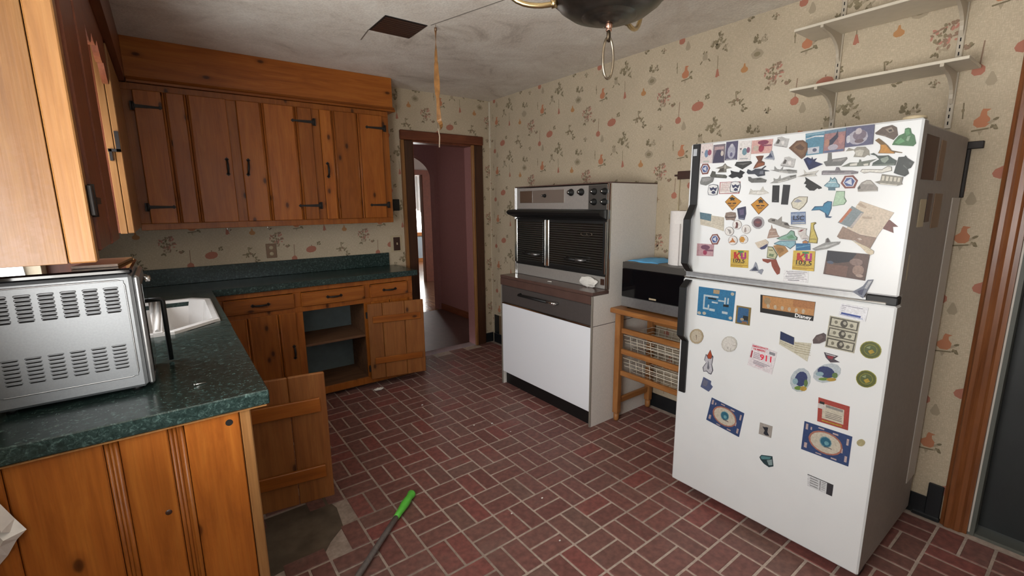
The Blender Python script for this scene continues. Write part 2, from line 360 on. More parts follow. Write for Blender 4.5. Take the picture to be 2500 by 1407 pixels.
def root(name, loc, label, cat, group=None):
    o = bpy.data.objects.new(name, None); COL.objects.link(o); o.location = loc; o.empty_display_size = 0.1
    return tag(o, label, cat, group)
def struct(name, b, mat): return tag(obj(name, b, mat), kind='structure')
def text_mesh(s, h, depth=0.0002):
    cu = bpy.data.curves.new('t', 'FONT'); cu.body = s; cu.size = h*1.4; cu.extrude = depth; cu.offset = h*0.03; cu.resolution_u = 2
    o = bpy.data.objects.new('t', cu); COL.objects.link(o)
    me = bpy.data.meshes.new_from_object(o.evaluated_get(bpy.context.evaluated_depsgraph_get()))
    bpy.data.objects.remove(o); bpy.data.curves.remove(cu)
    return me
# ------------------------------------------------------------------ room shell
LX, RY, H = -3.12, -5.40, 2.44
b = nb(); box(b, LX-0.12, 0.12, RY-0.12, 0.12, H, H+0.1); ceil = struct('ceiling', b, M['ceiling'])
b = nb(); box(b, LX-0.12, 0.02, RY-0.12, 0.0, -0.08, -0.0035); floor = struct('floor', b, M['mortar'])

for p, q in (((-1.36, -1.43), (-1.20, -1.99)), ((-1.62, -1.17), (-1.60, -.98))):
    d = (Vector(q)-Vector(p)).normalized(); n_ = Vector((-d.y, d.x))*.0035
    b = nb(); prism(b, [(p[0]+n_.x, p[1]+n_.y), (p[0]-n_.x, p[1]-n_.y), (q[0]-n_.x, q[1]-n_.y), (q[0]+n_.x, q[1]+n_.y)], 'z', H-.0012, H-.0002); obj('seam_crack', b, M['taupe'], ceil)
# brick tiles in basket weave, cells of two, recessed joints
GX, GY, SX, SY, J = -1.4224, -2.4969, 0.1732, 0.1844, 0.0052
def hidden(x, y):
    if x < -2.58 and y > -2.42: return True
    if y > -0.33 and x < -1.12: return True
    if x > -0.52 and -1.93 < y < -1.08: return True
    if x > -0.6 and -3.42 < y < -2.76: return True
    if x < -2.18 and -2.05 < y < -1.70: return True
    return x > 0.0 or y > -0.02 or x < LX or y < RY
cells = []
for i in range(-11, 9):
    for j in range(-17, 15):
        x, y = GX+i*SX, GY+j*SY
        for k in (0, 1):
            if (i+j) % 2 == 0: r = (x+J, x+SX-J, y+k*SY/2+J, y+(k+1)*SY/2-J)
            else: r = (x+k*SX/2+J, x+(k+1)*SX/2-J, y+J, y+SY-J)
            cx, cy = (r[0]+r[1])/2, (r[2]+r[3])/2
            if hidden(cx, cy) or r[1] > 0.004 or r[0] < LX: continue
            d = Vector((cx, cy, 0))-cam.location
            zc = d.dot(fw); inside = zc > 0.3 and abs(d.dot(r2)/zc) < 1.17 and d.dot(u2)/zc > -0.68
            cells.append((0 if inside else 1, d.length, r, (i+j) % 2))
cells.sort(key=lambda c: c[:2])
bm_k = {}
rng = random.Random(5)
for k, w, h in ((0, SX-2*J, SY/2-2*J), (1, SX/2-2*J, SY-2*J)):
    b = nb(); box(b, -w/2, w/2, -h/2, h/2, -0.006, 0, bev=0.0018); bmesh.ops.recalc_face_normals(b, faces=b.faces)
    me = bpy.data.meshes.new('brick'); b.to_mesh(me); b.free(); me.materials.append(M['brick']); bm_k[k] = me
bs = nb()
for n, (ins, d, r, k) in enumerate(cells):
    dz = rng.uniform(-0.0008, 0.0)
    if n < 300:
        o = bpy.data.objects.new('brick', bm_k[k]); COL.objects.link(o); o.parent = floor
        o.location = ((r[0]+r[1])/2, (r[2]+r[3])/2, dz); o.rotation_euler = (rng.uniform(-.004, .004), rng.uniform(-.004, .004), rng.uniform(-.006, .006))
    else: box(bs, r[0], r[1], r[2], r[3], -0.006, dz, bev=0.0018)
o = obj('brick_paving', bs, M['brick'], floor); tag(o, kind='stuff')
b = nb(); prism(b, [(-2.54, -1.68), (-2.20, -1.68), (-2.17, -1.80), (-2.185, -1.95), (-2.26, -2.02), (-2.30, -2.075), (-2.40, -2.06), (-2.54, -2.08)], 'z', -0.0045, -0.001); obj('bare_patch', b, M['grime'], floor)

# walls with their openings
DW = (-0.86, -0.195, 2.03)             # doorway in the back wall
b = nb()
box(b, LX-0.12, DW[0], 0, 0.12, 0, H); box(b, DW[1], 0.12, 0, 0.12, 0, H); box(b, DW[0], DW[1], 0, 0.12, DW[2], H)
wall_back = struct('wall_back', b, M['paper'])
b = nb()
box(b, 0, 0.12, -3.69, 0, 0, H); box(b, 0, 0.12, -4.62, -3.69, 2.05, H); box(b, 0, 0.12, RY-0.12, -4.62, 0, H)
wall_right = struct('wall_right', b, M['paper'])
b = nb()
for y0, y1, z0, z1 in ((RY, -3.90, 0, H), (-3.90, -2.86, 0, 0.90), (-3.90, -2.86, 2.16, H), (-2.86, -1.85, 0, H), (-1.85, -1.20, 0, 1.15), (-1.85, -1.20, 1.95, H), (-1.20, 0, 0, H)):
    box(b, LX-0.12, LX, y0, y1, z0, z1)
wall_left = struct('wall_left', b, M['paper'])
b = nb()
for x0, x1, z0, z1 in ((LX, -2.6, 0, H), (-2.6, -0.8, 0, 0.85), (-2.6, -0.8, 2.2, H), (-0.8, 0, 0, H)):
    box(b, x0, x1, RY-0.12, RY, z0, z1)
wall_rear = struct('wall_rear', b, M['paper'])
def window(n, ax, p, a0, a1, z0, z1):
    """sash window set in a wall: frame, mullion, pane"""
    def bx(b, u0, u1, w0, w1, d0, d1):
        if ax == 'x': box(b, d0, d1, u0, u1, w0, w1)
        else: box(b, u0, u1, d0, d1, w0, w1)
    b = nb()
    for u0, u1, w0, w1 in ((a0, a0+.05, z0, z1), (a1-.05, a1, z0, z1), (a0+.05, a1-.05, z0, z0+.05), (a0+.05, a1-.05, z1-.05, z1), (a0+.05, a1-.05, (z0+z1)/2-.02, (z0+z1)/2+.02)):
        bx(b, u0, u1, w0, w1, p, p+.05)
    w = struct('window_%d' % n, b, M['window_frame'])
    b = nb(); bx(b, a0+.05, a1-.05, z0+.05, z1-.05, p+.02, p+.024); obj('pane', b, M['glass'], w)
window(1, 'x', LX-0.10, -3.90, -2.86, 0.90, 2.16)
window(2, 'x', LX-0.10, -1.85, -1.20, 1.15, 1.95)
window(3, 'y', RY-0.10, -2.6, -0.8, 0.85, 2.2)

# wallpaper print: kitchen utensils, pots and herb sprigs, repeating
TW, TH = 0.679, 0.467
PC = {'o': (0.44, 0.145, 0.06), 'r': (0.36, 0.105, 0.065), 'y': (0.42, 0.18, 0.05), 'g': (0.19, 0.155, 0.085), 'd': (0.13, 0.10, 0.05), 'p': (0.33, 0.27, 0.185), 'b': (0.22, 0.13, 0.085), 'k': (0.42, 0.16, 0.12)}
PK = list(PC)
def motif_tile():
    R = random.Random(11); out = []
    def P(c, pts): out.append((c, pts))
    def ell(c, a, z, ra, rz, rot=0, n=10):
        P(c, [(a+ra*math.cos(t)*math.cos(rot)-rz*math.sin(t)*math.sin(rot), z+ra*math.cos(t)*math.sin(rot)+rz*math.sin(t)*math.cos(rot)) for t in [2*PI*k/n for k in range(n)]])
    def line(c, a0, z0, a1, z1, w):
        d = Vector((a1-a0, z1-z0)); d.normalize(); q = Vector((-d.y, d.x))*w/2
        P(c, [(a0+q.x, z0+q.y), (a0-q.x, z0-q.y), (a1-q.x, z1-q.y), (a1+q.x, z1+q.y)])
    def leaves(a, z, ra, rz, n, cols, s=0.010):
        for _ in range(n):
            t, q = R.uniform(0, 2*PI), math.sqrt(R.random())
            ell(R.choice(cols), a+ra*q*math.cos(t), z+rz*q*math.sin(t), s*R.uniform(.7, 1.3), s*R.uniform(.35, .6), R.uniform(0, PI), 6)
    # brush under a bunch of herbs
    line('g', -.008, .106, -.006, .03, .004); P('r', [(-.010, .034), (-.002, .034), (.009, -.008), (.002, -.005), (-.006, -.012), (-.017, -.008)])
    leaves(-.015, .178, .042, .02, 20, 'ggdp', .013); leaves(.0, .208, .014, .02, 9, 'gdp', .012); leaves(.036, .135, .014, .022, 9, 'gdp', .010); ell('d', -.015, .158, .012, .016)
    # funnel on a stand
    P('p', [(-.100, .10), (-.072, .10), (-.074, .125), (-.083, .142), (-.095, .142), (-.106, .12)]); leaves(-.088, .142, .016, .009, 7, 'gd', .009); line('d', -.106, .098, -.118, .082, .007); line('d', -.068, .104, -.055, .088, .007)
    # leaf pair over a pot
    leaves(.203, .145, .012, .022, 11, 'gd', .011); leaves(.252, .125, .014, .02, 10, 'gdp', .011); leaves(.222, .122, .016, .009, 6, 'gd', .009)
    P('p', [(.183, .066), (.196, .078), (.206, .084), (.213, .094), (.22, .086), (.24, .078), (.254, .06), (.243, .042), (.218, .034), (.195, .042)]); ell('g', .218, .06, .018, .012)
    # pear
    P('y', [(.150, .028), (.157, .028), (.160, .012), (.174, 0), (.174, -.012), (.163, -.020), (.145, -.020), (.134, -.010), (.135, .002), (.147, .012)])
    # stirrer and jug on its tray
    line('d', .403, .130, .406, .066, .004); ell('g', .404, .10, .005, .008)
    P('o', [(.463, .098), (.487, .094), (.476, .086), (.477, .072), (.488, .058), (.487, .036), (.476, .026), (.454, .026), (.441, .038), (.441, .056), (.457, .07), (.459, .088)])
    line('d', .438, .014, .49, .02, .006); P('p', [(.455, .014), (.472, .014), (.464, -.006)]); leaves(.502, .038, .012, .026, 9, 'gpd', .010)
    # flower bunch with a sprig
    leaves(.315, -.055, .046, .04, 30, 'bbgdk', .0115); leaves(.336, -.02, .018, .016, 8, 'bk', .010); leaves(.312, -.1, .02, .02, 10, 'pb', .010); leaves(.29, -.128, .016, .006, 4, 'gd', .009); leaves(.38, -.112, .022, .014, 9, 'gdb', .009)
    # spoon and grey pear
    line('b', .435, -.108, .432, -.198, .0045); P('r', [(.428, -.196), (.436, -.196), (.449, -.208), (.450, -.226), (.440, -.237), (.420, -.237), (.410, -.226), (.411, -.208)])
    P('p', [(.468, -.230), (.474, -.230), (.484, -.25), (.490, -.268), (.482, -.282), (.464, -.282), (.455, -.268), (.461, -.25)])
    # round red pot and sprig
    P('r', [(.520, -.158), (.527, -.142), (.548, -.130), (.57, -.127), (.592, -.134), (.600, -.150), (.592, -.168), (.572, -.178), (.545, -.180), (.526, -.172)]); line('b', .562, -.127, .564, -.118, .006); leaves(.620, -.112, .010, .02, 7, 'gd', .009)
    # branching sprig, small bits
    line('g', .115, -.112, .122, -.165, .006); leaves(.115, -.172, .045, .014, 15, 'gdb', .011); leaves(.168, -.205, .016, .024, 9, 'gdp', .010); leaves(.13, -.118, .014, .006, 4, 'gd', .008); leaves(.298, -.244, .018, .014, 8, 'db', .007)
    leaves(.294, .224, .013, .01, 6, 'pg', .009)
    return out
TILE = motif_tile()
def print_wall(wall, put, a0, a1, z0, z1, pa, pz):
    b = nb(); n = 0
    def cl(v, lo, hi): return max(lo, min(hi, v))
    for i in range(int((a0-pa)/TW)-2, int((a1-pa)/TW)+2):
        for j in range(int((z0-pz)/TH)-2, int((z1-pz)/TH)+2):
            for c, pts in TILE:
                q = [(cl(a+pa+i*TW, a0, a1), cl(z+pz+j*TH, z0, z1)) for a, z in pts]
                ar = abs(sum(q[k][0]*q[(k+1) % len(q)][1]-q[(k+1) % len(q)][0]*q[k][1] for k in range(len(q))))/2
                if ar < 4e-6: continue
                n += 1; t = 0.0004+(n % 23)*0.00003
                u = []
                for p in q:
                    if not u or (p[0]-u[-1][0])**2+(p[1]-u[-1][1])**2 > 1e-9: u.append(p)
                if len(u) > 2 and (u[0][0]-u[-1][0])**2+(u[0][1]-u[-1][1])**2 < 1e-9: u.pop()
                if len(u) < 3: continue
                f = b.faces.new([b.verts.new(put(a, z, t)) for a, z in u]); f.material_index = PK.index(c)
    o = obj('wallpaper_print', b, [flat(tuple(.87*c+.13*p for c, p in zip(PC[k], (.53, .45, .33))), 0.8) for k in PK], wall, nrm=False); tag(o, kind='stuff')
print_wall(wall_right, lambda a, z, t: (-t, -a, z), 0.0, 3.6, 0.12, H, 1.693, 2.179)
print_wall(wall_back, lambda a, z, t: (a, -t, z), LX, -0.955, 0.92, H, -3.0, 1.26)
print_wall(wall_back, lambda a, z, t: (a, -t, z), -0.955, -0.0, 2.10, H, -0.33, 2.311)
print_wall(wall_back, lambda a, z, t: (a, -t, z), -0.09, -0.0, 0.12, 2.10, -0.33, 2.311)

# kitchen doorway in the back wall; edge strips coloured paler as the lit casing sides
d1 = nb()
box(d1, DW[0], DW[0]+.03, -0.005, 0.125, 0, DW[2]-.03); box(d1, DW[0], DW[1], -0.005, 0.125, DW[2]-.03, DW[2])
door1 = struct('door_1', d1, M['trim_z'])
boxo('jamb', (DW[1]-.03, DW[1], -0.005, 0.125, 0, DW[2]-.031), M['pink_wall'], door1)
boxo('casing', (-0.928, -0.845, -0.028, -0.001, 0, 2.012), M['trim_shaded'], door1, bev=.006)
boxo('casing', (-0.207, -0.105, -0.028, -0.001, 0, 2.012), M['trim_shaded'], door1, bev=.006)
boxo('head_casing', (-0.96, -0.10, -0.032, -0.001, 2.013, 2.095), M['trim_x'], door1, bev=.006)
boxo('edge_strip', (-0.957, -0.9285, -0.034, -0.001, 0, 2.011), M['pine_edge'], door1, bev=.003)
boxo('edge_strip', (-0.232, -0.2075, -0.036, -0.0055, 0, 2.01), M['pine_edge'], door1, bev=.003)

# right doorway by the camera: casing, jamb, dark door
d2 = nb(); box(d2, -0.004, 0.13, -3.712, -3.688, 0, 2.05); box(d2, -0.004, 0.13, -4.62, -4.60, 0, 2.05); box(d2, -0.004, 0.13, -4.60, -3.712, 2.03, 2.05)
door2 = struct('door_2', d2, M['jamb_grey'])
b = nb()
prism(b, [(0, -3.600), (-.010, -3.602), (-.014, -3.612), (-.024, -3.618), (-.024, -3.632), (-.018, -3.640), (-.022, -3.652), (-.022, -3.668), (-.014, -3.676), (-.014, -3.690), (0, -3.692)], 'z', 0, 2.12); obj('casing', b, M['casing_z'], door2)
boxo('door_leaf', (0.075, 0.115, -4.60, -3.713, 0.02, 2.03), M['dark_door'], door2)
boxo('jamb_edge', (-.005, .03, -3.698, -3.692, 0.012, 2.05), M['strip_tan'], door2)
boxo('sill', (0.0, 0.13, -4.60, -3.713, -0.002, 0.012), M['jamb_grey'], door2)

# black cove bases
b = nb(); box(b, -0.008, -0.0005, -3.598, -2.0, 0, 0.10, bev=.002); box(b, -0.014, -0.0005, -3.598, -3.545, 0.0, 0.175, bev=.003); box(b, -0.02, -0.0005, -3.60, -3.50, 0, 0.02, bev=.004)
baseboard = struct('baseboard_right', b, M['rubber_base'])
b = nb(); box(b, -0.010, -0.0005, -1.0, -0.03, 0, 0.10, bev=.003); bb2 = struct('baseboard_right.001', b, M['rubber_base'])
boxo('bare_board', (-0.004, -0.0005, -1.0, -0.12, 0.101, 0.30), M['oven_board'], bb2)
boxo('wall_strip', (-0.006, -0.0005, -0.118, -0.04, 0.101, 0.30), M['rubber_base'], bb2)
b = nb(); box(b, -0.104, -0.002, -0.012, -0.0005, 0, 0.10, bev=.003); struct('baseboard_back', b, M['rubber_base'])
b = nb(); box(b, -0.0045, -0.0004, -0.004, -0.0004, 0.12, 2.10); box(b, -0.014, -0.0004, -0.014, -0.0042, 2.0, 2.43); struct('trim_1', b, M['white_matt'])

# hall and rooms beyond the doorway
b = nb(); box(b, -1.9, 0.42, 0.12, 1.70, -0.06, -0.002); fl2 = struct('floor.001', b, M['dark_vinyl'])
b = nb(); box(b, -1.9, 3.4, 1.70, 7.05, -0.06, -0.002); struct('floor.002', b, M['hall_floor'])
b = nb(); box(b, 0.30, 0.42, 0.12, 1.72, 0, H); pw = struct('wall_hall_right', b, M['pink_wall'])
boxo('hall_base', (0.288, 0.2995, 0.12, 1.70, 0, 0.085), M['trim_y'], pw)
b = nb()
arch = [(-1.9, 0), (-0.75, 0), (-0.75, 1.80)] + [(-0.25+0.5*math.cos(t), 1.80+0.31*math.sin(t)) for t in [PI-PI*k/20 for k in range(1, 20)]] + [(0.25, 1.80), (0.25, 0), (0.42, 0), (0.42, H), (-1.9, H)]
prism(b, arch, 'y', 1.70, 1.82); struct('wall_hall_end', b, M['pink_wall'])
b = nb(); box(b, -1.95, -1.9, 0.12, 7.0, 0, H); struct('wall_hall_left', b, M['pink_wall'])
b = nb(); box(b, -1.95, 0.42, 0.12, 1.82, H, H+.06); struct('ceiling.001', b, M['hall_ceiling'])
b = nb(); box(b, -1.95, 3.5, 1.82, 7.05, 2.62, 2.68); struct('ceiling.002', b, M['hall_ceiling'])
b = nb(); box(b, -1.9, 0.36, 3.95, 4.05, 0, 2.62); box(b, 1.17, 3.4, 3.95, 4.05, 0, 2.62); box(b, .36, 1.17, 3.95, 4.05, 1.98, 2.62); struct('wall_far', b, M['far_wall'])
b = nb(); box(b, 1.165, 1.43, 3.915, 3.949, 0, 2.0); box(b, 0.27, 0.365, 3.915, 3.949, 0, 2.0); box(b, 0.27, 1.43, 3.912, 3.949, 1.98, 2.065); d3_ = struct('door_3', b, M['trim_far']); boxo('edge_strip', (1.432, 1.468, 3.905, 3.949, .12, 2.0), M['white_matt'], d3_)
b = nb(); box(b, 3.4, 3.5, 1.82, 7.05, 0, 2.62); struct('wall_far_right', b, M['far_wall'])
b = nb(); box(b, -1.9, 1.85, 6.9, 7.0, 0, 2.62); box(b, 3.0, 3.4, 6.9, 7.0, 0, 2.62); box(b, 1.85, 3.0, 6.9, 7.0, 2.1, 2.62); box(b, 1.85, 3.0, 6.9, 7.0, 0, 0.66); struct('wall_far_end', b, M['far_wall'])
window(4, 'y', 6.92, 1.85, 3.0, 0.66, 2.1)
b = nb(); box(b, 1.8, 3.05, 6.84, 6.899, 0.66, 0.75); s4 = struct('trim_2', b, M['orange_wood'])
b = nb(); box(b, 1.85, 3.0, 6.87, 6.899, 0.09, 0.655); struct('trim_3', b, M['pale_blue'])
b = nb(); box(b, 1.8, 3.05, 6.86, 6.899, 0.0, 0.088); struct('baseboard_far', b, M['orange_wood'])
b = nb()
for i in range(13):
    x0 = 1.95+i*.09
    prism(b, [(x0, 6.83), (x0+.045, 6.80), (x0+.09, 6.83), (x0+.09, 6.834), (x0+.045, 6.804), (x0, 6.834)], 'z', 1.25+.045*abs(6-i), 2.15)
tube(b, [(1.9, 6.898, 2.16), (1.9, 6.832, 2.16), (3.13, 6.832, 2.16), (3.13, 6.898, 2.16)], .009, 8)
tag(obj('curtain', b, M['curtain'], loc=(2.5, 6.83, 1.25)), 'pale gathered curtain over the far bright window', 'curtain')

# ------------------------------------------------------------------ knotty pine cabinets
def boards(parent, xs, z0, z1, y0, y1, mat='pine_z', local=False, bead=True, gap=.0015):
    for a, c in zip(xs[:-1], xs[1:]):
        boxo('board', (a+gap, c-gap, y0, y1, z0, z1), M[mat], parent, bev=.004, local=local)
    if bead and len(xs) > 2:
        b = nb()
        for x in xs[1:-1]:
            for dx in (-.011, .011): tube(b, [(x+dx, y0+.0005, z0+.004), (x+dx, y0+.0005, z1-.004)], .0045, 6, ref=Vector((1, 0, 0)))
        obj('bead', b, M[mat], parent, local=local)
def strap(parent, xa, xb, y, z, local=False):
    """wrought strap hinge: plate at xa (the frame), tail tapering to xb with a spade tip"""
    s = 1 if xb > xa else -1; b = nb()
    prism(b, [(xa-s*.014, z-.026), (xa+s*.006, z-.024), (xa+s*.012, z-.010), (xb-s*.02, z-.006), (xb-s*.012, z-.012), (xb, z), (xb-s*.012, z+.012), (xb-s*.02, z+.006), (xa+s*.012, z+.010), (xa+s*.006, z+.024), (xa-s*.014, z+.026)], 'y', y-.005, y-.0003)
    tube(b, [(xa, y-.006, z-.024), (xa, y-.006, z+.024)], .006, 8, ref=Vector((1, 0, 0)))
    obj('hinge', b, M['iron'], parent, local=local)
def pull(parent, p0, p1, y, local=False):
    """arched iron pull with spade ends"""
    b = nb(); a, c = Vector((p0[0], y, p0[1])), Vector((p1[0], y, p1[1])); d = c-a; n = Vector((0, -1, 0))
    q = Vector((-d.z, 0, d.x)).normalized()
    tube(b, [a+n*.004+d*.08, a+n*.018+d*.2, a+n*.026+d*.4, a+n*.026+d*.6, a+n*.018+d*.8, a+n*.004+d*.92], [.007, .006, .0075, .0075, .006, .007], 8, ref=Vector((.3, 1, .2)))
    for e, s in ((a, 1), (c, -1)):
        pts = [e-d*.06*s, e+q*.013+d*.06*s, e+d*.2*s, e-q*.013+d*.06*s]
        prism(b, [(p.x, p.z) for p in pts], 'y', y-.004, y-.0003)
    obj('handle', b, M['iron'], parent, local=local)

# back wall cabinet
wc = root('wall_cabinet', (-1.98, 0, 1.31), 'long knotty pine wall cabinet with three doors over the back counter', 'cabinet')
boxo('body', (-2.79, -1.17, -0.25, -0.001, 1.325, 2.17), M['pine_x'], wc)
b = nb()
for d in ((-2.80, -1.165, -.275, -.251, 1.31, 1.352), (-2.80, -1.165, -.275, -.251, 2.138, 2.178), (-2.80, -2.745, -.275, -.251, 1.352, 2.138), (-2.275, -2.215, -.275, -.251, 1.352, 2.138), (-1.75, -1.69, -.275, -.251, 1.352, 2.138), (-1.225, -1.165, -.275, -.251, 1.352, 2.138)): box(b, *d, bev=.002)
obj('face_frame', b, M['pine_z'], wc)
for xs, hx, tip, px in (((-2.748, -2.597, -2.485, -2.272), -2.752, -2.61, -2.305), ((-2.218, -2.068, -1.857, -1.747), -1.738, -1.89, -2.19), ((-1.693, -1.602, -1.418, -1.222), -1.21, -1.36, -1.663)):
    d = bpy.data.objects.new('door', None); COL.objects.link(d); d.parent = wc; d.location = Vector(((xs[0]+xs[-1])/2, -.28, 1.35))-wc.location
    boards(d, xs, 1.350, 2.140, -.294, -.277)
    for z in (1.452, 2.045): strap(d, hx, tip, -.2945, z)
    pull(d, (px, 1.657), (px+(.01 if px == -2.19 else 0), 1.765), -.2945)
b = nb()
for x in (-2.33, -2.072): tube(b, [(x, -.08, 1.325), (x, -.08, 1.29), (x+.012, -.08, 1.278), (x+.024, -.08, 1.288)], .0035, 6, ref=Vector((0, 1, 0)))
obj('cup_hook', b, M['chrome'], wc)
# soffit over it and along the left wall
b = nb(); box(b, -2.77, -1.115, -.262, -.001, 2.179, H-.001); so = struct('trim_4', b, M['pine_x'])
bs_ = nb(); box(bs_, LX+.001, -2.771, -2.51, -.001, 2.181, H-.001); struct('trim_5', bs_, M['trim_y'])  # darker stain here paints in the shade of the unlit left soffit
b = nb()
prism(b, [(-.262, 2.180), (-.292, 2.180), (-.296, 2.192), (-.28, 2.204), (-.274, 2.215), (-.262, 2.217)], 'x', -2.765, -1.108); obj('cove', b, M['pine_x'], so)

# near left wall cabinet, its worn end facing the camera
lc = root('wall_cabinet', (-2.97, -2.23, 1.33), 'worn pale pine wall cabinet with stained end panel above the silver countertop oven', 'cabinet')
boxo('body', (LX+.001, -2.862, -2.49, -1.96, 1.335, 2.18), M['pine_y'], lc)
boxo('end_panel', (LX+.001, -2.862, -2.51, -2.491, 1.330, 2.18), M['pine_worn'], lc, bev=.001)
boxo('face_frame', (-2.860, -2.812, -2.512, -2.462, 1.330, 2.18), M['pine_edge'], lc, bev=.003)
d = bpy.data.objects.new('door', None); COL.objects.link(d); d.parent = lc; d.location = Vector((-2.81, -2.2, 1.36))-lc.location
boxo('board', (-2.834, -2.806, -2.455, -2.20, 1.352, 2.16), M['trim_z'], d, bev=.003)
boxo('board', (-2.834, -2.802, -2.197, -1.955, 1.352, 2.16), M['trim_z'], d, bev=.003)
for z in (1.47, 2.04):
    b = nb(); box(b, -2.8119, -2.802, -2.492, -2.452, z-.035, z+.035, bev=.002); tube(b, [(-2.806, -2.455, z-.038), (-2.806, -2.455, z+.038)], .006, 8, ref=Vector((1, 0, 0))); box(b, -2.8055, -2.800, -2.45, -2.36, z-.008, z+.008)
    obj('hinge', b, M['iron'], d)
# far left wall cabinet by the corner
fc = root('wall_cabinet', (-2.97, -.7, 1.33), 'dark pine corner wall cabinet whose bright lower edge shows past the nearer one', 'cabinet')
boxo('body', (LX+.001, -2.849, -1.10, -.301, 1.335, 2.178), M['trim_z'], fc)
boxo('face_frame', (-2.848, -2.822, -1.14, -1.06, 1.332, 2.178), M['pine_edge'], fc, bev=.002)
d = boxo('door', (-2.820, -2.796, -1.14, -.31, 1.334, 2.16), M['pine_edge'], fc, bev=.003)
b = nb(); box(b, -2.845, -2.80, -1.150, -1.1405, 1.70, 1.712); box(b, -2.815, -2.800, -1.150, -1.1405, 1.70, 1.79); box(b, -2.842, -2.832, -1.150, -1.1405, 1.66, 1.712)
obj('latch', b, M['iron'], d)
# scalloped valance between the two left cabinets
b = nb(); pts = [(-1.955, 2.178)]
for k in range(33):
    y = -1.955+k*(.81/32); pts.append((y, 2.03-.035*abs(math.sin(k/32*PI*4))-.03*math.cos(k/32*2*PI)))
pts.append((-1.145, 2.178)); prism(b, pts, 'x', -2.822, -2.802)
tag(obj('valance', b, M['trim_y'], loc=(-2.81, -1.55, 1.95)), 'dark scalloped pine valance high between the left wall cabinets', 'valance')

# back base cabinet: frame, drawers, doors, open cupboard
bc = root('base_cabinet', (-1.75, -.2, 0), 'knotty pine base cabinet under the back counter with one cupboard standing open', 'cabinet')
b = nb()
for d in ((-2.50, -1.10, -.36, -.34, 0.001, .06), (-1.115, -1.10, -.40, -.002, .06, .874), (-1.985, -1.97, -.40, -.02, .06, .874), (-1.495, -1.48, -.40, -.02, .06, .874), (-2.50, -1.985, -.40, -.002, .06, .08), (-1.97, -1.495, -.40, -.02, .06, .08), (-1.48, -1.115, -.40, -.02, .06, .08)): box(b, *d)
obj('carcass', b, M['shelf_wood'], bc)
boxo('back_panel', (-1.97, -1.495, -.019, -.002, .06, .874), M['blue_grey'], bc)
b = nb(); box(b, -1.968, -1.497, -.405, -.021, .42, .438, bev=.002); obj('shelf', b, M['shelf_wood'], bc)
b = nb()
for d in ((-2.54, -1.095, -.42, -.401, .838, .874), (-2.54, -1.095, -.42, -.401, .694, .735), (-2.54, -1.095, -.42, -.401, .03, .085), *[(x0, x1, -.42, -.401, z0, z1) for x0, x1 in ((-2.54, -2.43), (-2.012, -1.955), (-1.507, -1.45), (-1.148, -1.095)) for z0, z1 in ((.085, .694), (.735, .838))]): box(b, *d, bev=.002)
obj('face_frame', b, M['pine_z'], bc)
for x0, x1 in ((-2.44, -2.005), (-1.962, -1.50), (-1.457, -1.142)):
    b = nb(); box(b, x0, x1, -.438, -.4205, .732, .836, bev=.005); box(b, x0+.012, x1-.012, -.44, -.4375, .745, .823, bev=.001)
    dr = obj('drawer', b, M['pine_x'], bc); xm = (x0+x1)/2
    pull(dr, (xm-.055, .785), (xm+.055, .785), -.4405)
def dempty(name, par, loc, rz=0):
    d = bpy.data.objects.new(name, None); COL.objects.link(d); d.parent = par; d.location = Vector(loc)-par.location; d.rotation_euler = (0, 0, rz); return d
d = dempty('door', bc, (-2.2, -.43, .08)); boards(d, (-2.44, -2.31, -2.12, -2.004), .075, .70, -.437, -.4205); pull(d, (-2.038, .36), (-2.038, .46), -.4375)
d = dempty('door', bc, (-1.3, -.43, .08)); boards(d, (-1.457, -1.30, -1.142), .075, .70, -.437, -.4205)
def batten_door(par, hinge, ang, w, z0, z1, splits, bat, mat='pine_back'):
    d = dempty('door', par, hinge, ang)
    zz = hinge[2]
    xs = (0,)+splits+(w,)
    boards(d, xs, z0-zz, z1-zz, -.009, .009, mat, local=True, bead=False, gap=.001)
    for a, c in bat: boxo('batten', (.035, w-.028, -.024, -.0092, a-zz, c-zz), M[mat.replace('pine_back', 'pine_x')], d, bev=.003, local=True)
    for z in (z0+.09, z1-.09): boxo('hinge', (-.012, .02, -.004, .012, z-.025-zz, z+.025-zz), M['iron'], d, bev=.002, local=True)
    return d
batten_door(bc, (-1.497, -.452, .06), math.radians(-11.5), .445, .072, .690, (.115, .29), ((.20, .25), (.535, .59)))

# left counter cabinet, its end panel of beaded boards toward the camera
sb = root('base_cabinet', (-2.83, -1.4, 0), 'orange knotty pine base cabinet under the left counter, panelled end toward the camera', 'cabinet')
b = nb(); box(b, -2.56, -2.545, -2.40, -.46, .10, .874); box(b, LX+.002, -2.60, -2.40, -2.385, .06, .874); box(b, LX+.002, -2.56, -2.384, -.46, .06, .08)
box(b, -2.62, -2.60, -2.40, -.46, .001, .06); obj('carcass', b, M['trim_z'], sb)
PY0, PY1 = -2.455, -2.432
for a, c in ((-3.118, -3.045), (-3.045, -2.868), (-2.839, -2.737), (-2.702, -2.570)):
    boxo('board', (a+.001, c-.001, PY0, PY1, .001, .872), M['pine_z'], sb, bev=.003)
for a, c in ((-2.868, -2.839), (-2.737, -2.702)):
    b = nb(); box(b, a, c, PY0+.006, PY1, .001, .872)
    for x, r in ((a+.005, .005), (a+.014, .0045), (c-.006, .006)): tube(b, [(x, PY0+.006, .003), (x, PY0+.006, .870)], r, 8, ref=Vector((1, 0, 0)))
    obj('bead', b, M['pine_z'], sb)
boxo('corner_stile', (-2.569, -2.541, PY0-.002, -2.40, .001, .873), M['pine_edge'], sb, bev=.003)
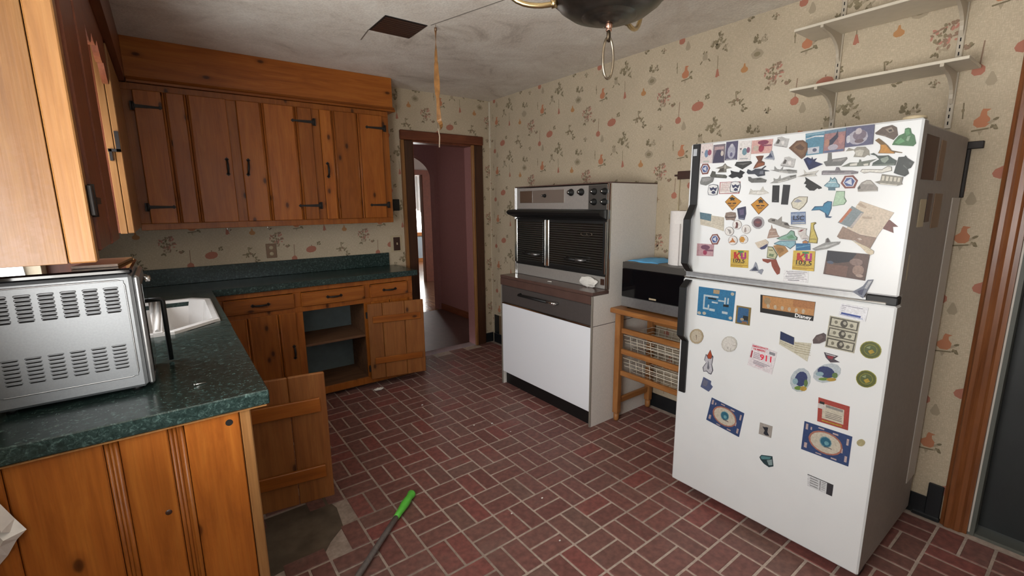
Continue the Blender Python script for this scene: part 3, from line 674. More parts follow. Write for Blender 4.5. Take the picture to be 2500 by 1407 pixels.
b = nb(); lathe(b, [(.0095, 0), (.0095, .002)], (-2.597, PY0-.0012, .842), 12, axis='y'); obj('knot_hole', b, M['dark_hole'], sb)
b = nb(); lathe(b, [(.0001, -.0004), (.0075, 0), (.008, .001)], (-2.762, PY0-.0006, .628), 14, axis='y'); obj('knot', b, M['plate_dark'], sb)
batten_door(sb, (-2.537, -1.80, .10), math.radians(-9.5), .355, .112, .722, (.205,), ((.225, .285), (.545, .61)))

# ------------------------------------------------------------------ green counter
ct = root('countertop', (-2.2, -.5, .875), 'dark green marbled laminate countertop running round the left corner', 'countertop')
b = nb()
ZC0, ZC1 = .876, .920
box(b, LX+.001, -2.49, -2.47, -1.53, ZC0, ZC1, bev=.003)
box(b, LX+.001, -3.015, -1.53, -.77, ZC0, ZC1); box(b, -2.545, -2.49, -1.53, -.77, ZC0, ZC1)
prism(b, [(-2.545, -1.53), (-2.545, -1.44), (-2.645, -1.53)], 'z', ZC0, ZC1); prism(b, [(-2.545, -.77), (-2.545, -.835), (-2.59, -.77)], 'z', ZC0, ZC1)
box(b, LX+.001, -2.49, -.77, -.45, ZC0, ZC1)
box(b, LX+.001, -1.055, -.45, -.001, ZC0, ZC1, bev=.003)
obj('slab', b, M['laminate'], ct)
b = nb(); box(b, -2.9, -1.12, -.022, -.0012, ZC1+.0005, 1.034, bev=.002); obj('backsplash', b, M['laminate'], ct)
b = nb(); prism(b, [(-2.472, ZC0-.003), (-2.472, ZC0-.0002), (-2.46, ZC0-.0002), (-2.46, ZC0-.003)], 'x', LX+.002, -2.50); obj('edge_core', b, M['pine_edge'], ct)

# sink
sk = root('sink', (-2.78, -1.15, .92), 'white porcelain double sink with cut corners set in the left counter', 'sink')
outer = [(-2.60, -.73), (-2.520, -.82), (-2.522, -1.405), (-2.70, -1.565), (-3.04, -1.565), (-3.055, -1.53), (-3.055, -.76), (-3.03, -.73)]
b = nb()
cx, cy = -2.79, -1.15
def insetp(p, k): return (cx+(p[0]-cx)*(1-k/.27), cy+(p[1]-cy)*(1-k/.42))
def layer(k, z): return [b.verts.new((*insetp(p, k), z)) for p in outer]
rings = [layer(0, .9202), layer(0.002, .932), layer(.008, .935), layer(.030, .934), layer(.036, .925), layer(.055, .79), layer(.075, .775)]
for A, Bq in zip(rings[:-1], rings[1:]):
    for k in range(8): b.faces.new((A[k], A[(k+1) % 8], Bq[(k+1) % 8], Bq[k]))
b.faces.new(rings[-1]); obj('basin', b, M['porcelain'], sk)
b = nb(); box(b, -2.838, -2.735, -1.562, -.79, .905, .942, bev=.006)
for x in (-2.825, -2.803, -2.781, -2.757): tube(b, [(x, -1.558, .942), (x, -.80, .942)], .0085, 8, ref=Vector((1, 0, 0)))
obj('divider', b, M['porcelain'], sk)
b = nb(); lathe(b, [(.028, 0), (.03, .004), (.012, .006)], (-2.64, -1.1, .7755), 16); obj('drain', b, M['chrome'], sk)
fa = root('faucet', (-3.085, -1.1, .92), 'small chrome faucet half hidden behind the silver oven', 'faucet')
b = nb(); lathe(b, [(.022, .0005), (.022, .02), (.014, .03), (.012, .10)], (-3.085, -1.1, .92), 14); obj('base', b, M['chrome'], fa)
b = nb(); tube(b, [(-3.085, -1.1, 1.0), (-3.085, -1.1, 1.10), (-3.06, -1.08, 1.14), (-2.98, -1.0, 1.15), (-2.85, -.86, 1.12), (-2.79, -.80, 1.085)], .010, 10, ref=Vector((.3, .4, .1))); obj('spout', b, M['chrome'], fa)
b = nb(); lathe(b, [(.014, 0), (.016, .012), (.012, .03)], (-2.79, -.80, 1.06), 12); obj('aerator', b, M['chrome'], fa)
# ------------------------------------------------------------------ silver countertop oven
tz = .921
to = root('countertop_oven', (-2.93, -2.1, tz), 'silver countertop oven with louvred side standing on the near end of the left counter', 'oven')
b = nb(); box(b, -3.085, -2.772, -2.252, -1.962, tz+.012, 1.268, bev=.008); obj('case', b, M['silver_paint'], to)
b = nb(); box(b, -3.09, -2.768, -2.262, -1.955, 1.269, 1.286, bev=.005); obj('top', b, M['black_gloss'], to)
def rrect(x0, x1, z0, z1, r, n=5):
    o = []
    for cx, cz, a in ((x1-r, z1-r, 0), (x0+r, z1-r, PI/2), (x0+r, z0+r, PI), (x1-r, z0+r, 1.5*PI)):
        o += [(cx+r*math.cos(a+PI/2*k/n), cz+r*math.sin(a+PI/2*k/n)) for k in range(n+1)]
    return o
b = nb(); tube(b, [(x, -2.2525, z) for x, z in rrect(-3.074, -2.789, .970, 1.253, .018)], .0022, 6, closed=True, ref=Vector((0, 1, 0)))
tube(b, [(x, -2.2525, z) for x, z in rrect(-3.064, -2.800, .982, 1.241, .012)], .0016, 6, closed=True, ref=Vector((0, 1, 0))); obj('panel_groove', b, M['steel'], to)
boxo('side_panel', (-3.074, -2.790, -2.2545, -2.2515, .971, 1.252), M['silver_paint'], to, bev=.001)
w = .0155
b = nb()
prism(b, [(-w, -.0008), (-w*.8, -.0022), (w*.8, -.0022), (w, -.0008), (w*.8, .0006), (-w*.8, .0006)], 'y', -.0003, -.0001, 1)
tube(b, [(-w, -.0003, .0015), (-w*.8, -.0018, .0024), (w*.8, -.0018, .0024), (w, -.0003, .0015)], .0012, 6, ref=Vector((0, .3, 1)))
bmesh.ops.recalc_face_normals(b, faces=b.faces)
lm = bpy.data.meshes.new('louver'); b.to_mesh(lm); b.free(); lm.materials.append(M['silver_paint']); lm.materials.append(M['dark_hole'])
def louvers(x0, z0, dx, dzx, n, rows, dz, sl):
    for i in range(n):
        for j in range(rows):
            o = bpy.data.objects.new('louver', lm); COL.objects.link(o); o.parent = to
            o.location = Vector((x0-i*dx, -2.2546, z0-j*dz))-to.location; o.scale = (1, 1, sl)
louvers(-2.820, 1.230, .0432, 0, 6, 7, .0106, 1.6)
louvers(-2.823, 1.066, .0430, 0, 6, 7, .0106, 1.15)
b = nb(); box(b, -2.7715, -2.756, -2.246, -1.965, tz+.014, 1.262, bev=.006); obj('door', b, M['steel'], to)
b = nb(); box(b, -2.7558, -2.7535, -2.20, -2.01, .96, 1.23); obj('door_glass', b, M['black_gloss'], to)
b = nb(); tube(b, [(-2.757, -1.973, 1.143), (-2.722, -1.973, 1.143), (-2.716, -1.973, 1.137), (-2.716, -1.973, .926)], .0075, 8, ref=Vector((0, 1, 0))); obj('handle', b, M['black'], to)
for x in (-3.06, -2.80):
    for y in (-2.22, -1.99):
        b = nb(); lathe(b, [(.012, 0), (.010, .013)], (x, y, tz-.0006), 10); obj('foot', b, M['black'], to)
# board lying on the oven
b = nb(); prism(b, [(-2.80, -2.20), (-2.775, -1.99), (-2.86, -1.985), (-2.90, -2.19)], 'z', 1.2868, 1.294)
tag(obj('cutting_board', b, M['pine_worn'], loc=(-2.83, -2.1, 1.287)), 'small worn wooden board lying on the silver countertop oven', 'board')
# small things on the counter
sc_ = root('screw', (-2.65, -2.30, .9205), 'small bright screw lying on the green counter', 'screw')
b = nb(); tube(b, [(-2.664, -2.302, .9245), (-2.632, -2.296, .9225)], [.0022, .001], 8); obj('shank', b, M['chrome'], sc_)
b = nb(); tube(b, [(-2.6655, -2.3023, .9246), (-2.6635, -2.302, .9246)], [.0042, .0042], 10); obj('head', b, M['chrome'], sc_)
# hanging crumpled paper
b = nb(); R = random.Random(3)
P = [(-3.115, .83), (-3.065, .825), (-3.037, .745), (-3.021, .712), (-3.039, .695), (-3.062, .655), (-3.08, .635), (-3.115, .64)]
cc = b.verts.new((-3.07, -2.478, .73)); vs = [b.verts.new((x, -2.459-R.uniform(0, .025), z)) for x, z in P]
mids = [b.verts.new(((x-3.07)/2, -2.463-R.uniform(0, .04), (z+.73)/2)) for x, z in P]
for k in range(8):
    k2 = (k+1) % 8
    b.faces.new((vs[k], vs[k2], mids[k2])); b.faces.new((vs[k], mids[k2], mids[k])); b.faces.new((mids[k], mids[k2], cc))
o = obj('paper_sack', b, M['tissue'], loc=(-3.07, -2.47, .7)); sm = o.modifiers.new('thickness', 'SOLIDIFY'); sm.thickness = .001
tag(o, 'crumpled white paper sack hanging at the left edge against the pine end panel', 'paper')

# ------------------------------------------------------------------ cooking range on the right wall
OY0, OY1 = -1.994, -1.012          # near and far sides
rg = root('range', (-.3, -1.5, 0), 'tall white vintage double oven range with dark glass doors on the right wall', 'range')
b = nb()
prism(b, [(-.600, 0.0), (-.600, .878), (-.456, .878), (-.456, 1.572), (-.002, 1.572), (-.002, 0.0)], 'y', OY0, OY0+.016)
obj('side_panel', b, M['oven_side'], rg); b = nb()
prism(b, [(-.600, 0.0), (-.600, .878), (-.456, .878), (-.456, 1.572), (-.002, 1.572), (-.002, 0.0)], 'y', OY1-.016, OY1)
obj('side_panel', b, M['oven_side'], rg)
boxo('side_seam', (-.60, -.002, OY0-.0006, OY0-.00005, .680, .684), M['grey_drawer'], rg)
b = nb(); box(b, -.585, -.004, OY0+.017, OY1-.017, .10, .877); box(b, -.43, -.004, OY0+.017, OY1-.017, .88, 1.566); obj('body', b, M['grey_drawer'], rg)
boxo('top', (-.458, -.002, OY0, OY1, 1.5725, 1.580), M['brown_lam'], rg, bev=.002)
boxo('kick_plate', (-.575, -.56, OY0+.017, OY1-.017, .001, .10), M['black'], rg)
boxo('front_panel', (-.606, -.586, OY0+.012, OY1-.012, .106, .672), M['oven_white'], rg, bev=.003)
b = nb()
for y0, y1 in ((OY0-.002, OY0+.0115), (OY1-.0115, OY1+.001)): box(b, -.609, -.5995, y0, y1, .002, .878, bev=.002)
obj('corner_trim', b, M['taupe'], rg)
boxo('trim_strip', (-.610, -.587, OY0+.012, OY1-.012, .674, .686), M['chrome'], rg, bev=.002)
dr = boxo('drawer', (-.608, -.587, OY0+.012, OY1-.012, .688, .822), M['grey_drawer'], rg, bev=.003)
b = nb(); tube(b, [(-.609, -1.27, .782), (-.640, -1.28, .782), (-.640, -1.60, .782)], .010, 8, ref=Vector((.2, 0, 1))); obj('handle', b, M['black'], dr)
b = nb(); tube(b, [(-.609, -1.68, .782), (-.640, -1.672, .782), (-.640, -1.602, .782)], .0105, 8, ref=Vector((.2, 0, 1))); obj('handle_end', b, M['chrome'], dr)
b = nb(); box(b, -.612, -.457, OY0-.002, OY1+.004, .879, .902, bev=.004); box(b, -.612, -.588, OY0+.012, OY1+.003, .824, .8788, bev=.003); obj('cooktop', b, M['brown_lam'], rg)
b = nb()
for y0, y1 in ((OY0-.001, OY0+.014), (OY0+.018, OY0+.030), (OY1-.026, OY1-.012), (OY1-.010, OY1+.001)): box(b, -.466, -.4565, y0, y1, .903, 1.572, bev=.002)
obj('side_trim', b, M['chrome'], rg)
# control panel
cp = boxo('control_panel', (-.462, -.44, OY0+.031, OY1-.027, 1.410, 1.566), M['panel_grey'], rg, bev=.002)
boxo('knob_panel', (-.465, -.4622, OY0+.032, -1.804, 1.412, 1.564), M['panel_dark'], cp, bev=.001)
boxo('clock_strip', (-.4645, -.4622, -1.575, -1.08, 1.455, 1.546), M['panel_taupe'], cp, bev=.001)
boxo('clock_face', (-.4665, -.4646, -1.235, -1.085, 1.458, 1.543), M['panel_brown'], cp, bev=.001)
def knob(y, z, r):
    b = nb(); lathe(b, [(r*.3, -.032), (r*.55, -.031), (r*.62, -.014), (r*.95, -.010), (r, -.002), (r*.98, 0)], (-.4654, y, z), 16, axis='x'); o = obj('knob', b, M['black'], cp)
    b = nb(); lathe(b, [(.001, -.0345), (r*.28, -.034), (r*.32, -.0315)], (-.4654, y, z), 12, axis='x'); obj('knob_cap', b, M['chrome'], o)
for y, z, r in ((-1.647, 1.523, .024), (-1.742, 1.523, .024), (-1.857, 1.523, .022), (-1.945, 1.523, .022), (-1.857, 1.458, .022), (-1.945, 1.458, .022), (-1.377, 1.506, .013)): knob(y, z, r)
# hood lip
b = nb(); prism(b, [(-.457, 1.409), (-.53, 1.404), (-.548, 1.390), (-.536, 1.372), (-.462, 1.346), (-.457, 1.346)], 'y', OY0+.020, OY1+.0); obj('hood', b, M['black'], rg)
def oven_door(y0, y1, hy0, hy1, logo=None):
    d = boxo('oven_door', (-.468, -.432, y0, y1, .985, 1.342), M['black'], rg, bev=.004)
    boxo('glass', (-.472, -.4683, y0+.03, y1-.012, 1.02, 1.322), M['ribbed'], d, bev=.001)
    b = nb(); box(b, -.476, -.4685, y1-.030, y1-.001, 1.0, 1.335, bev=.002); box(b, -.476, -.4685, y0+.001, y0+.012, 1.0, 1.335, bev=.002); obj('door_trim', b, M['chrome'], d)
    b = nb(); tube(b, [(-.473, hy1, 1.078), (-.510, hy1-.02, 1.078), (-.510, (hy0+hy1)/2-.03, 1.078)], .010, 8, ref=Vector((.2, 0, 1))); obj('handle', b, M['black'], d)
    b = nb(); tube(b, [(-.473, hy0, 1.078), (-.510, hy0+.012, 1.078), (-.510, (hy0+hy1)/2-.032, 1.078)], .0105, 8, ref=Vector((.2, 0, 1))); obj('handle_end', b, M['steel'], d)
    if logo:
        b = nb(); pts = [(-.4725, logo+.050*math.cos(t), 1.25+.013*math.sin(t)) for t in [2*PI*k/20 for k in range(20)]]
        tube(b, pts, .0012, 6, closed=True, ref=Vector((1, 0, 0)))
        tube(b, [(-.4725, logo+.008, 1.243), (-.4725, logo, 1.258), (-.4725, logo-.008, 1.243)], .0012, 6, ref=Vector((1, 0, 0))); obj('emblem', b, M['pewter'], d)
oven_door(-1.392, OY1-.014, -1.33, -1.16)
oven_door(OY0+.022, -1.400, -1.80, -1.62, -1.80)
bp_ = boxo('back_splash', (-.462, -.44, OY0+.031, OY1-.027, .903, .983), M['panel_grey'], rg, bev=.002)
boxo('socket', (-.466, -.4622, -1.958, -1.925, .928, .968), M['plate_dark'], bp_, bev=.002)
# crumpled tissue leaning on the range, spoon mark
def crumple(name, cx, cy, cz, rx, ry, rz, mat, label, cat, seed, n=40, flatz=None):
    R = random.Random(seed); b = nb()
    bmesh.ops.create_icosphere(b, subdivisions=3, radius=1.0)
    ph = [(R.uniform(2, 7), R.uniform(0, 6), R.uniform(2, 7), R.uniform(0, 6)) for _ in range(5)]
    for v in b.verts:
        k = 1+sum(.09*math.sin(a*v.co.x*1.7+p)*math.sin(c*v.co.y*1.7+q+v.co.z*3) for a, p, c, q in ph)
        v.co = Vector((v.co.x*rx*k, v.co.y*ry*k, v.co.z*rz*k))
    lo = min(v.co.z for v in b.verts)
    for v in b.verts: v.co += Vector((cx, cy, cz-lo))
    return tag(obj(name, b, mat, loc=(cx, cy, cz)), label, cat)
crumple('tissue', -.485, -1.835, .9025, .017, .075, .034, M['tissue'], 'crumpled white tissue lying on the brown range cooktop', 'tissue', 4)
crumple('paper_scrap', -.545, -1.52, .9025, .008, .022, .003, M['tissue'], 'tiny white paper scrap on the brown cooktop', 'scrap', 8)

# ------------------------------------------------------------------ microwave on a wooden trolley
CY0, CY1 = -2.63, -2.005
tr = root('kitchen_trolley', (-.22, -2.3, 0), 'honey coloured wooden trolley with wire baskets between range and refrigerator', 'trolley')
b = nb(); box(b, -.455, -.02, CY0, CY1+.003, .757, .789, bev=.006); obj('top', b, M['cart_y'], tr)
for x in (-.385, -.045):
    for y in (CY1-.022, CY0+.035):
        b = nb(); box(b, x-.021, x+.021, y-.021, y+.021, .055, .756, bev=.005); lathe(b, [(.015, 0), (.019, .012), (.019, .054)], (x, y, .001), 12); obj('leg', b, M['cart_z'], tr)
for z in (.635, .495, .345): boxo('rail', (-.392, -.370, CY0+.058, CY1-.045, z-.017, z+.017), M['cart_y'], tr, bev=.004)
for z in (.635, .495, .345): boxo('back_rail', (-.056, -.034, CY0+.058, CY1-.045, z-.017, z+.017), M['cart_y'], tr, bev=.004)
for y in (CY1-.022, CY0+.035): boxo('side_rail', (-.363, -.067, y-.011, y+.011, .12, .16), M['cart_x'], tr, bev=.004)
for zt, zb in ((.60, .50), (.445, .335)):
    b = nb(); x0, x1, y0, y1 = -.366, -.06, CY0+.06, CY1-.048
    for z, ins in ((zt, 0), (zt-.03, .004), ((zt+zb)/2, .007), (zb, .014)):
        tube(b, [(x0+ins, y0+ins, z), (x1-ins, y0+ins, z), (x1-ins, y1-ins, z), (x0+ins, y1-ins, z)], .0026, 6, closed=True)
    for k in range(1, 10):
        y = y0+(y1-y0)*k/10; tube(b, [(x0, y, zt), (x0+.014, y, zb), (x1-.014, y, zb), (x1, y, zt)], .0018, 5, ref=Vector((0, 1, 0)))
    for k in range(1, 4):
        x = x0+(x1-x0)*k/4; tube(b, [(x, y0, zt), (x, y0+.014, zb), (x, y1-.014, zb), (x, y1, zt)], .0018, 5, ref=Vector((1, 0, 0)))
    obj('wire_basket', b, M['wire'], tr)
mw = root('microwave', (-.22, -2.31, .79), 'black microwave oven with grey top standing on the wooden trolley', 'microwave')
b = nb(); box(b, -.385, -.03, -2.575, -2.05, .802, 1.088, bev=.004); obj('case', b, M['mw_grey'], mw)
boxo('door', (-.402, -.386, -2.575, -2.05, .868, 1.046), M['black_gloss'], mw, bev=.002)
boxo('lower_panel', (-.402, -.386, -2.575, -2.05, .803, .8665), M['steel'], mw, bev=.002)
boxo('upper_panel', (-.402, -.386, -2.575, -2.05, 1.0475, 1.087), M['mw_grey'], mw, bev=.002)
boxo('badge', (-.4035, -.4022, -2.31, -2.26, .876, .886), M['ivory'], mw)
for x in (-.36, -.06):
    for y in (-2.55, -2.08):
        b = nb(); lathe(b, [(.012, 0), (.012, .0125)], (x, y, .7895), 8); obj('foot', b, M['black'], mw)
pt = root('paper_towel_roll', (-.27, -2.37, 1.0885), 'white paper towel roll standing on the microwave', 'paper towel')
b = nb(); lathe(b, [(.02, 0), (.066, .0), (.068, .004), (.068, .31), (.066, .314), (.02, .314)], (-.27, -2.37, 1.0887), 28); obj('roll', b, M['towel'], pt)
b = nb(); lathe(b, [(.018, .0), (.018, .316)], (-.27, -2.37, 1.0887), 16); obj('core', b, M['plate_brown'], pt)
b = nb(); prism(b, [(-.335, -2.352), (-.341, -2.40), (-.337, -2.402), (-.331, -2.352)], 'z', 1.09, 1.33); obj('loose_sheet', b, M['towel'], pt)
b = nb(); R = random.Random(9); g = []
for i in range(17):
    for j in range(9):
        u, w_ = i/16, j/8; x = -.36+.26*w_; y = -2.055-.22*u
        e = math.sin(PI*u)*math.sin(PI*w_)
        g.append(b.verts.new((x+.012*math.sin(9*u), y+.015*math.sin(7*w_), 1.0895+e*(.006+.012*abs(math.sin(9*u+4*w_))+.008*R.random()))))
for i in range(16):
    for j in range(8): b.faces.new((g[i*9+j], g[i*9+j+1], g[(i+1)*9+j+1], g[(i+1)*9+j]))
o = obj('glove', b, M['glove'], loc=(-.23, -2.15, 1.089)); o.modifiers.new('thickness', 'SOLIDIFY').thickness = .001
for p in o.data.polygons: p.use_smooth = True
tag(o, 'flat blue disposable glove lying on the microwave', 'glove')

# ------------------------------------------------------------------ refrigerator
FX, FY0, FY1 = -.7354, -3.498, -2.692
fr = root('refrigerator', (-.38, -3.1, 0), 'white top freezer refrigerator covered in magnets by the right doorway', 'refrigerator')
b = nb(); box(b, -.668, -.035, FY0+.006, FY1-.006, .035, 1.700, bev=.006); obj('body', b, M['fridge_side'], fr)
b = nb(); box(b, -.676, -.6685, FY0+.012, FY1-.012, .06, 1.695); obj('gasket', b, M['steel'], fr)
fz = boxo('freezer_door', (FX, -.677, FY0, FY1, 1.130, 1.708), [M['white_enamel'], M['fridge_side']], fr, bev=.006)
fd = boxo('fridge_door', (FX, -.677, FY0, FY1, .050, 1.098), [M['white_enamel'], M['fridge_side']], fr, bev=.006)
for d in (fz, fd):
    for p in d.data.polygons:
        if p.normal.y < -.9: p.material_index = 1  # near door edges take the same shade-darkened, dirty enamel
b = nb(); box(b, FX+.012, -.6775, FY0+.02, FY1-.006, 1.1005, 1.1275); obj('middle_trim', b, M['steel'], fr)
b = nb(); box(b, FX-.001, FX+.011, FY0+.03, FY1-.004, 1.100, 1.108, bev=.002); obj('chrome_strip', b, M['chrome'], fr)
b = nb(); box(b, FX+.002, -.69, FY0+.001, FY0+.09, 1.100, 1.128, bev=.003); lathe(b, [(.008, 0), (.008, .006)], (FX+.015, FY0+.03, 1.109), 10, axis='z'); obj('hinge', b, M['black'], fr)
b = nb(); box(b, -.66, -.60, FY0+.012, FY1-.012, .002, .034); obj('kick_grille', b, M['black'], fr)
b = nb(); lathe(b, [(.030, 0), (.032, .004), (.030, .010), (.02, .012)], (-.695, FY0+.034, 1.7085), 16); obj('hinge_cap', b, M['ivory'], fr)
for x in (-.62, -.10):
    for y in (FY0+.06, FY1-.06):
        b = nb(); lathe(b, [(.02, 0), (.018, .034)], (x, y, .001), 10); obj('foot', b, M['black'], fr)
b = nb(); box(b, -.165, -.036, FY0+.002, FY0+.0058, .205, 1.46, bev=.001); obj('cover_strip', b, M['strip_tan'], fr)
def handle(par, pts):
    P = [(FX-d, z) for d, z in pts]; Q = [(x-.010, z) for x, z in P]
    b = nb(); prism(b, P+Q[::-1], 'y', -2.741, -2.709); bmesh.ops.triangulate(b, faces=[f for f in b.faces if len(f.verts) > 4]); obj('handle', b, M['black'], par)
handle(fz, [(.0005, 1.705), (.0005, 1.44), (.043, 1.375), (.043, 1.175), (.0005, 1.134)])
handle(fd, [(.0005, 1.094), (.043, 1.062), (.043, .83), (.0005, .795), (.0005, .535)])
b = nb(); box(b, FX-.0118, FX-.0106, -2.731, -2.713, 1.655, 1.685); obj('emblem', b, M['steel'], fz)
